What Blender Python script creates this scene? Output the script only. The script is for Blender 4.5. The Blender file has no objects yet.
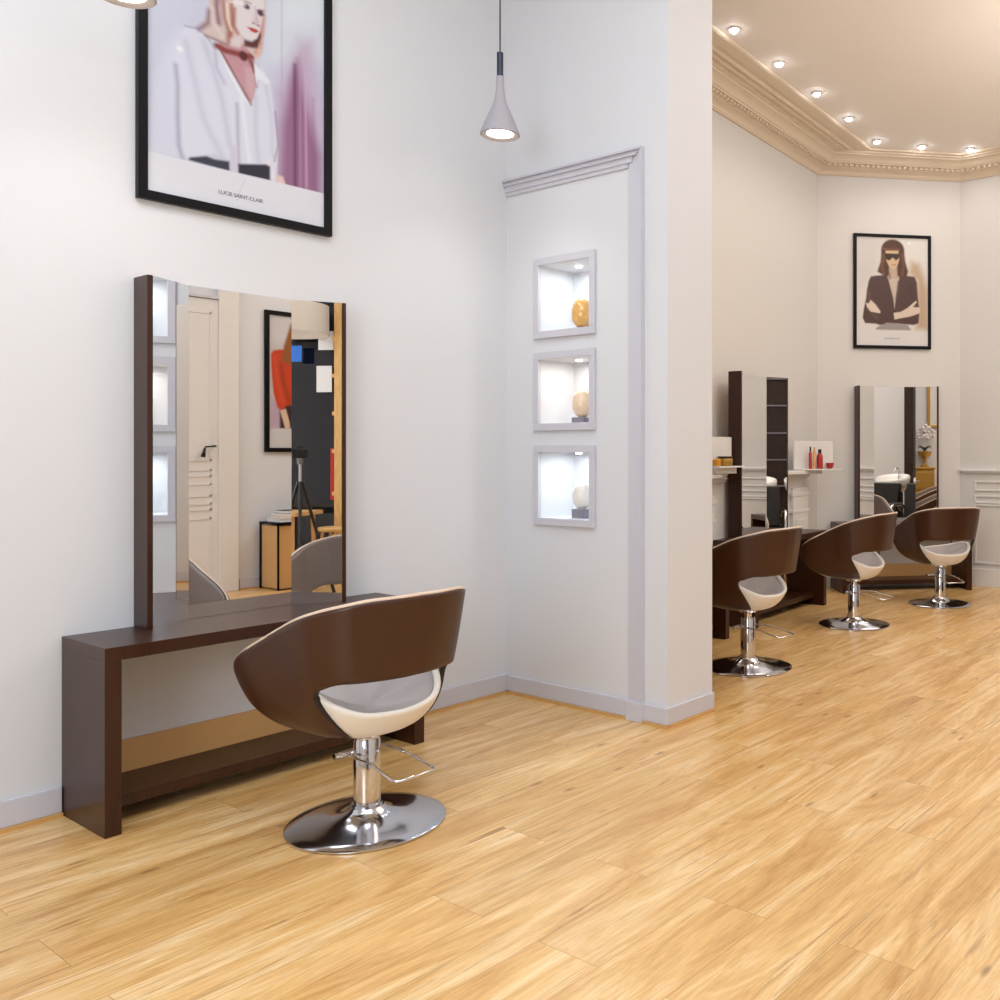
import bpy, bmesh, math, random
import numpy as np
from mathutils import Vector, Matrix
R = math.radians
random.seed(4)
S = bpy.context.scene
COL = S.collection

# ---------------------------------------------------------------- camera, world, light, exposure
YAW = 35.573
cam_d = bpy.data.cameras.new('camera'); cam = bpy.data.objects.new('camera', cam_d); COL.objects.link(cam)
cam.location = (0, 0, 1.4); cam.rotation_euler = (R(90), 0, R(YAW))
cam_d.sensor_width = 36; cam_d.lens = 36 * 0.920
cam_d.shift_x = -0.215; cam_d.shift_y = 0.047 * -1
cam_d.clip_start = 0.02
S.camera = cam
S.view_settings.view_transform = 'Standard'; S.view_settings.look = 'None'
S.view_settings.gamma = 1; S.view_settings.use_curve_mapping = False
S.view_settings.exposure = 0.30
w = bpy.data.worlds.new('world'); S.world = w; w.use_nodes = True
w.node_tree.nodes['Background'].inputs[0].default_value = (0.55, 0.65, 0.85, 1)
w.node_tree.nodes['Background'].inputs[1].default_value = 0.15

def area(name, loc, target, sx, sy, power, col):
    l = bpy.data.lights.new(name, 'AREA'); l.shape = 'RECTANGLE'; l.size = sx; l.size_y = sy
    l.energy = power; l.color = col
    o = bpy.data.objects.new(name, l); COL.objects.link(o); o.location = loc
    o.rotation_euler = (Vector(target) - Vector(loc)).to_track_quat('-Z', 'Y').to_euler()
    return o
area('front_overhead_fill', (-1.1, 0.9, 4.40), (-1.1, 0.9, 0), 3.4, 3.0, 82, (0.84, 0.92, 1.0))  # added overhead fill for the front room, no fitting behind it
area('front_upward_fill', (-0.6, 0.6, 3.5), (-0.8, 0.8, 4.49), 1.6, 1.6, 45, (0.80, 0.90, 1.0))  # added fill aimed up to lift the upper walls of the front room
area('front_rear_fill', (-0.7, -2.7, 2.1), (-3.3, 3.6, 1.2), 2.4, 2.2, 92, (0.86, 0.93, 1.0))  # added soft fill behind the camera; the rear wall has no window
area('back_overhead_fill', (-1.5, 6.9, 4.40), (-1.5, 6.9, 0), 3.2, 3.4, 66, (1.0, 0.955, 0.90))  # added warm fill for the back room, not a ceiling fixture
area('back_upward_fill', (-0.1, 6.6, 3.1), (-0.1, 6.6001, 4.49), 2.2, 2.4, 76, (1.0, 0.95, 0.90))  # unseen fill added to brighten the back-room ceiling from below

# ---------------------------------------------------------------- materials
def lin(c):
    return tuple(((v/255)/12.92 if v/255 <= 0.04045 else ((v/255+0.055)/1.055)**2.4) for v in c)
def mat(name, col, rough=0.5, metal=0.0, coat=0.0, bump=0.0, bscale=60, vary=0.0, spec=0.5, emit=None, estr=0.0, trans=0.0):
    m = bpy.data.materials.new(name); m.use_nodes = True
    nt = m.node_tree; b = nt.nodes['Principled BSDF']
    c = lin(col)
    b.inputs['Base Color'].default_value = (*c, 1); b.inputs['Roughness'].default_value = rough
    b.inputs['Metallic'].default_value = metal; b.inputs['Coat Weight'].default_value = coat
    b.inputs['Coat Roughness'].default_value = 0.12
    b.inputs['Specular IOR Level'].default_value = spec
    b.inputs['Transmission Weight'].default_value = trans
    if emit:
        b.inputs['Emission Color'].default_value = (*lin(emit), 1); b.inputs['Emission Strength'].default_value = estr
    if bump or vary:
        tc = nt.nodes.new('ShaderNodeTexCoord'); n = nt.nodes.new('ShaderNodeTexNoise')
        n.inputs['Scale'].default_value = bscale; n.inputs['Detail'].default_value = 5
        nt.links.new(tc.outputs['Object'], n.inputs['Vector'])
        if bump:
            bp = nt.nodes.new('ShaderNodeBump'); bp.inputs['Strength'].default_value = bump; bp.inputs['Distance'].default_value = 0.002
            nt.links.new(n.outputs['Fac'], bp.inputs['Height']); nt.links.new(bp.outputs['Normal'], b.inputs['Normal'])
        if vary:
            mx = nt.nodes.new('ShaderNodeMix'); mx.data_type = 'RGBA'
            mx.inputs[6].default_value = (*[v*(1-vary) for v in c], 1); mx.inputs[7].default_value = (*[min(1, v*(1+vary)) for v in c], 1)
            nt.links.new(n.outputs['Fac'], mx.inputs[0]); nt.links.new(mx.outputs[2], b.inputs['Base Color'])
    return m
def wood(name, dark, light, rough, sc=(1, 14, 14), coat=0.0):
    m = bpy.data.materials.new(name); m.use_nodes = True
    nt = m.node_tree; b = nt.nodes['Principled BSDF']; N = nt.nodes.new; L = nt.links.new
    tc = N('ShaderNodeTexCoord'); mp = N('ShaderNodeMapping'); mp.inputs['Scale'].default_value = sc
    n = N('ShaderNodeTexNoise'); n.inputs['Scale'].default_value = 6; n.inputs['Detail'].default_value = 8; n.inputs['Roughness'].default_value = 0.65
    cr = N('ShaderNodeValToRGB'); cr.color_ramp.elements[0].position = 0.3; cr.color_ramp.elements[1].position = 0.72
    cr.color_ramp.elements[0].color = (*lin(dark), 1); cr.color_ramp.elements[1].color = (*lin(light), 1)
    L(tc.outputs['Object'], mp.inputs[0]); L(mp.outputs[0], n.inputs['Vector']); L(n.outputs['Fac'], cr.inputs[0]); L(cr.outputs[0], b.inputs['Base Color'])
    b.inputs['Roughness'].default_value = rough; b.inputs['Coat Weight'].default_value = coat; b.inputs['Coat Roughness'].default_value = 0.15
    b.inputs['Specular IOR Level'].default_value = 0.35
    bp = N('ShaderNodeBump'); bp.inputs['Strength'].default_value = 0.15; bp.inputs['Distance'].default_value = 0.001
    L(n.outputs['Fac'], bp.inputs['Height']); L(bp.outputs['Normal'], b.inputs['Normal'])
    return m

def floor_material():
    m = bpy.data.materials.new('oak_plank_floor'); m.use_nodes = True
    nt = m.node_tree; b = nt.nodes['Principled BSDF']; N = nt.nodes.new; L = nt.links.new
    tc = N('ShaderNodeTexCoord'); sp = N('ShaderNodeSeparateXYZ'); L(tc.outputs['Object'], sp.inputs[0])
    cb = N('ShaderNodeCombineXYZ')                       # planks run along world Y
    L(sp.outputs['Y'], cb.inputs['X']); L(sp.outputs['X'], cb.inputs['Y'])
    off = N('ShaderNodeVectorMath'); off.operation = 'ADD'; off.inputs[1].default_value = (0.3, 0.07, 0)
    L(cb.outputs[0], off.inputs[0])
    br = N('ShaderNodeTexBrick'); br.offset = 0.37; br.offset_frequency = 2; br.squash = 1
    br.inputs['Scale'].default_value = 1; br.inputs['Brick Width'].default_value = 1.32; br.inputs['Row Height'].default_value = 0.235
    br.inputs['Mortar Size'].default_value = 0.0009; br.inputs['Mortar Smooth'].default_value = 0.3; br.inputs['Bias'].default_value = 0
    br.inputs['Color1'].default_value = (0, 0, 0, 1); br.inputs['Color2'].default_value = (1, 1, 1, 1); br.inputs['Mortar'].default_value = (0.5, 0.5, 0.5, 1)
    L(off.outputs[0], br.inputs['Vector'])
    # every plank gets its own stretch of grain
    sh = N('ShaderNodeVectorMath'); sh.operation = 'MULTIPLY_ADD'; sh.inputs[1].default_value = (7.3, 3.1, 5.7)
    L(br.outputs['Color'], sh.inputs[0]); L(cb.outputs[0], sh.inputs[2])
    def noise(scale, detail, rough, dist=0.0, k=1):
        mp = N('ShaderNodeMapping'); mp.inputs['Scale'].default_value = scale; L(sh.outputs[0], mp.inputs[0])
        n = N('ShaderNodeTexNoise'); n.inputs['Scale'].default_value = k; n.inputs['Detail'].default_value = detail
        n.inputs['Roughness'].default_value = rough; n.inputs['Distortion'].default_value = dist
        L(mp.outputs[0], n.inputs['Vector']); return n.outputs['Fac']
    def ramp(src, stops):
        r = N('ShaderNodeValToRGB'); e = r.color_ramp.elements
        e[0].position, e[0].color = stops[0][0], (*stops[0][1], 1); e[1].position, e[1].color = stops[-1][0], (*stops[-1][1], 1)
        for p, c in stops[1:-1]:
            q = e.new(p); q.color = (*c, 1)
        L(src, r.inputs[0]); return r.outputs[0]
    def mixc(f, a, c, mode='MIX'):
        x = N('ShaderNodeMix'); x.data_type = 'RGBA'; x.blend_type = mode
        for s, i in ((f, 0), (a, 6), (c, 7)):
            if isinstance(s, (int, float)): x.inputs[i].default_value = s
            elif isinstance(s, tuple): x.inputs[i].default_value = (*s, 1)
            else: L(s, x.inputs[i])
        return x.outputs[2]
    base = ramp(noise((1.3, 9.0, 1), 7, 0.68, 1.0), [(0.30, lin(FL_D)), (0.50, lin(FL_M)), (0.68, lin(FL_L))])
    fine = ramp(noise((7, 150, 1), 5, 0.75), [(0.3, (0.80, 0.77, 0.72)), (0.7, (1.09, 1.09, 1.09))])
    c = mixc(1.0, base, fine, 'MULTIPLY')
    tint = ramp(br.outputs['Color'], [(0.0, (0.90, 0.87, 0.82)), (1.0, (1.05, 1.05, 1.06))])
    c = mixc(1.0, c, tint, 'MULTIPLY')
    streak = ramp(noise((0.9, 19, 1), 7, 0.70, 1.6), [(0.59, (0, 0, 0)), (0.68, (1, 1, 1))])
    c = mixc(mixc(0.85, (0, 0, 0), streak), c, lin((158, 106, 52)))
    thin = ramp(noise((1.6, 55, 1), 5, 0.68, 0.8), [(0.58, (0, 0, 0)), (0.66, (1, 1, 1))])
    c = mixc(mixc(0.45, (0, 0, 0), thin), c, lin((150, 104, 58)))
    # knots
    mp = N('ShaderNodeMapping'); mp.inputs['Scale'].default_value = (1.3, 4.2, 1); L(sh.outputs[0], mp.inputs[0])
    vo = N('ShaderNodeTexVoronoi'); vo.inputs['Scale'].default_value = 1.7; L(mp.outputs[0], vo.inputs['Vector'])
    kn = ramp(vo.outputs['Distance'], [(0.0, (1, 1, 1)), (0.045, (0.7, 0.7, 0.7)), (0.10, (0, 0, 0))])
    c = mixc(mixc(0.75, (0, 0, 0), kn), c, lin((116, 74, 38)))
    seam = mixc(br.outputs['Fac'], c, lin((150, 104, 58)))
    L(seam, b.inputs['Base Color'])
    b.inputs['Roughness'].default_value = 0.36; b.inputs['Specular IOR Level'].default_value = 0.5; b.inputs['Coat Weight'].default_value = 0.35; b.inputs['Coat Roughness'].default_value = 0.28
    bp = N('ShaderNodeBump'); bp.inputs['Strength'].default_value = 0.25; bp.inputs['Distance'].default_value = 0.001; bp.invert = True
    L(br.outputs['Fac'], bp.inputs['Height']); L(bp.outputs['Normal'], b.inputs['Normal'])
    return m
FL_D, FL_M, FL_L = (196, 144, 78), (226, 184, 120), (244, 214, 166)
M = {}
M['floor'] = floor_material()
M['wall'] = mat('white_wall_paint', (217, 218, 222), 0.6, bump=0.06, bscale=90)
M['wall_warm'] = mat('off_white_wall_paint', (213, 209, 205), 0.6, bump=0.06, bscale=90)
M['ceil_warm'] = mat('cream_ceiling_paint', (235, 226, 216), 0.7, vary=0.03, bscale=1.2)
M['cornice'] = mat('cream_plaster', (220, 202, 178), 0.55)
M['trim'] = mat('grey_trim_paint', (202, 201, 210), 0.4)
M['white'] = mat('white_satin_paint', (226, 223, 220), 0.4)
M['oakstrip'] = mat('oak_beading', (206, 160, 98), 0.4)
M['wenge'] = wood('dark_wenge_veneer', (42, 18, 7), (66, 32, 16), 0.36, (14, 14, 1), 0.15)
M['tan'] = mat('tan_veneer', (206, 160, 104), 0.35)
M['mirror'] = mat('mirror_glass', (238, 238, 238), 0.0, 1.0)
M['chrome'] = mat('polished_chrome', (214, 214, 218), 0.06, 1.0)
M['steel'] = mat('brushed_base_steel', (206, 208, 216), 0.12, 1.0)
M['shell'] = mat('brown_laminate_shell', (60, 28, 9), 0.42, coat=0.12, bump=0.05, bscale=200)
M['leather'] = mat('taupe_leather', (134, 118, 110), 0.42, bump=0.25, bscale=180)
M['seatgrey'] = mat('grey_seat_leather', (168, 160, 160), 0.42, bump=0.2, bscale=180)
M['edge'] = mat('dark_shell_edge', (36, 20, 12), 0.5)
M['cream'] = mat('cream_leather', (236, 231, 222), 0.4, bump=0.1, bscale=180)
M['piping'] = mat('pale_edge_piping', (214, 190, 168), 0.45)
M['blackp'] = mat('black_painted_frame', (9, 8, 9), 0.45, spec=0.15)
M['navyf'] = mat('blue_black_frame', (8, 8, 14), 0.4, spec=0.2)
M['black'] = mat('black_plastic', (18, 18, 18), 0.4)
M['concrete'] = mat('grey_concrete', (172, 168, 176), 0.8, bump=0.4, bscale=240, vary=0.08)
M['dkcap'] = mat('blue_black_metal', (38, 42, 66), 0.35)
M['bulb'] = mat('lit_lamp_disc', (255, 250, 240), 0.5, emit=(255, 246, 232), estr=9)
M['spot'] = mat('lit_spot_lens', (255, 255, 255), 0.5, emit=(240, 246, 255), estr=40)
M['brass'] = mat('warm_brass_lining', (188, 180, 176), 0.6)
M['gold'] = mat('gilded_wood', (186, 146, 70), 0.35, 0.5, bump=0.3, bscale=30)
M['tile'] = wood('dark_brown_tile', (30, 20, 18), (60, 44, 38), 0.3, (3, 3, 3), 0.2)
M['red'] = mat('red_lacquer', (176, 30, 20), 0.3, coat=0.5)
M['amber'] = mat('amber_glass', (214, 150, 40), 0.15)
M['egg_amber'] = mat('amber_flecked_glass', (226, 172, 96), 0.15, vary=0.35, bscale=28, coat=0.6)
M['egg_peach'] = mat('peach_marbled_glass', (232, 206, 176), 0.2, vary=0.12, bscale=26, coat=0.6)
M['egg_white'] = mat('milky_white_glass', (240, 234, 226), 0.2, vary=0.04, bscale=20, coat=0.6)
M['smoke'] = mat('grey_metal_block', (150, 146, 158), 0.3, 0.6)
M['paper'] = mat('poster_paper', (226, 226, 232), 0.5)
M['ink'] = mat('grey_ink', (70, 70, 92), 0.6)
M['blue'] = mat('blue_sign', (24, 100, 190), 0.4, emit=(24, 100, 190), estr=0.1)
M['nightwall'] = mat('night_facade', (34, 36, 48), 0.8, vary=0.4, bscale=2)
M['litwin'] = mat('lit_far_window', (140, 160, 200), 0.5, emit=(40, 60, 120), estr=0.35)
M['shade'] = mat('cream_fabric_shade', (196, 182, 166), 0.8)
M['pine'] = wood('honey_pine', (196, 146, 84), (224, 182, 122), 0.45, (10, 10, 1.5))
M['basin'] = mat('white_porcelain', (242, 240, 236), 0.15, coat=0.6)
M['blackl'] = mat('black_leather', (24, 21, 20), 0.4)
M['pattern'] = mat('brown_patterned_fabric', (120, 88, 76), 0.8, vary=0.7, bscale=60)
def glass_mat():
    m = bpy.data.materials.new('window_glass'); m.use_nodes = True; nt = m.node_tree; nt.nodes.clear()
    o = nt.nodes.new('ShaderNodeOutputMaterial'); t = nt.nodes.new('ShaderNodeBsdfTransparent'); g = nt.nodes.new('ShaderNodeBsdfGlossy')
    g.inputs['Roughness'].default_value = 0.0; f = nt.nodes.new('ShaderNodeFresnel'); x = nt.nodes.new('ShaderNodeMixShader')
    nt.links.new(f.outputs[0], x.inputs[0]); nt.links.new(t.outputs[0], x.inputs[1]); nt.links.new(g.outputs[0], x.inputs[2]); nt.links.new(x.outputs[0], o.inputs[0])
    return m
M['glass'] = glass_mat()

# ---------------------------------------------------------------- helpers
def obj(name, bm, mats, parent=None, smooth=False, bevel=0.0, loc=None, rotz=None, recalc=True):
    if recalc: bmesh.ops.recalc_face_normals(bm, faces=bm.faces)
    me = bpy.data.meshes.new(name); bm.to_mesh(me); bm.free()
    for m in (mats if isinstance(mats, (list, tuple)) else [mats]): me.materials.append(m)
    if smooth:
        for p in me.polygons: p.use_smooth = True
    o = bpy.data.objects.new(name, me); COL.objects.link(o)
    if parent: o.parent = parent
    if loc is not None: o.location = loc
    if rotz is not None: o.rotation_euler = (0, 0, rotz)
    if bevel:
        b = o.modifiers.new('bevel', 'BEVEL'); b.width = bevel; b.segments = 2; b.limit_method = 'ANGLE'
    if smooth == 'auto':
        e = o.modifiers.new('split', 'EDGE_SPLIT'); e.split_angle = R(38)
    return o
def thing(name, label, cat, loc=(0, 0, 0), rotz=0.0, group=None):
    o = bpy.data.objects.new(name, None); COL.objects.link(o); o.empty_display_size = 0.1
    o.location = loc; o.rotation_euler = (0, 0, rotz)
    return tag(o, label, cat, group)
def tag(o, label, cat, group=None):
    o['label'] = label; o['category'] = cat
    if group: o['group'] = group
    return o
def struct(o, label=None):
    o['kind'] = 'structure'
    if label: o['label'] = label
    return o
def BM(): return bmesh.new()
def box(bm, x0, x1, y0, y1, z0, z1, mi=0):
    v = [bm.verts.new(p) for p in ((x0,y0,z0),(x1,y0,z0),(x1,y1,z0),(x0,y1,z0),(x0,y0,z1),(x1,y0,z1),(x1,y1,z1),(x0,y1,z1))]
    for f in ((0,3,2,1),(4,5,6,7),(0,1,5,4),(1,2,6,5),(2,3,7,6),(3,0,4,7)):
        q = bm.faces.new([v[i] for i in f]); q.material_index = mi
def prism(bm, pts, z0, z1, mi=0):
    a = [bm.verts.new((x, y, z0)) for x, y in pts]; b = [bm.verts.new((x, y, z1)) for x, y in pts]
    n = len(pts)
    for i in range(n): bm.faces.new([a[i], a[(i+1) % n], b[(i+1) % n], b[i]]).material_index = mi
    bm.faces.new(a[::-1]).material_index = mi; bm.faces.new(b).material_index = mi
def lathe(bm, prof, seg=32, cx=0, cy=0, cz=0, mi=0, cap=True):
    rings = []
    for r, z in prof:
        if r < 1e-5: rings.append([bm.verts.new((cx, cy, cz+z))])
        else: rings.append([bm.verts.new((cx+r*math.cos(2*math.pi*i/seg), cy+r*math.sin(2*math.pi*i/seg), cz+z)) for i in range(seg)])
    for a, b in zip(rings, rings[1:]):
        for i in range(seg):
            j = (i+1) % seg
            if len(a) == 1 and len(b) == 1: continue
            if len(a) == 1: f = bm.faces.new([a[0], b[j], b[i]])
            elif len(b) == 1: f = bm.faces.new([a[i], a[j], b[0]])
            else: f = bm.faces.new([a[i], a[j], b[j], b[i]])
            f.material_index = mi
    if cap:
        for rg in (rings[0], rings[-1]):
            if len(rg) > 1: bm.faces.new(rg).material_index = mi
def tube(bm, pts, r, seg=10, closed=False, mi=0, r2=None):
    pts = [Vector(p) for p in pts]; n = len(pts); rings = []
    up = Vector((0, 0, 1))
    for i, p in enumerate(pts):
        if closed: d = pts[(i+1) % n] - pts[i-1]
        else: d = pts[min(i+1, n-1)] - pts[max(i-1, 0)]
        d.normalize()
        a = d.cross(up)
        if a.length < 1e-3: a = d.cross(Vector((1, 0, 0)))
        a.normalize(); b = a.cross(d).normalized()
        rr = r if r2 is None else r + (r2-r)*i/(n-1)
        rings.append([bm.verts.new(p + rr*(math.cos(2*math.pi*k/seg)*a + math.sin(2*math.pi*k/seg)*b)) for k in range(seg)])
    m = n if closed else n-1
    for i in range(m):
        A, B = rings[i], rings[(i+1) % n]
        for k in range(seg): bm.faces.new([A[k], A[(k+1) % seg], B[(k+1) % seg], B[k]]).material_index = mi
    if not closed:
        bm.faces.new(rings[0][::-1]).material_index = mi; bm.faces.new(rings[-1]).material_index = mi
def smoothpath(pts, k=6, closed=False):
    P = [Vector(p) for p in pts]; n = len(P); out = []
    rng = range(n if closed else n-1)
    for i in rng:
        p1, p2 = P[i], P[(i+1) % n]
        p0 = P[i-1] if (closed or i > 0) else p1
        p3 = P[(i+2) % n] if (closed or i+2 < n) else p2
        for s in range(k):
            t = s/k
            out.append(0.5*((2*p1)+(-p0+p2)*t+(2*p0-5*p1+4*p2-p3)*t*t+(-p0+3*p1-3*p2+p3)*t**3))
    if not closed: out.append(P[-1])
    return out
def B1(name, dims, m, parent=None, bevel=0.0, **k):
    bm = BM(); box(bm, *dims); return obj(name, bm, m, parent, bevel=bevel, **k)
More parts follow.
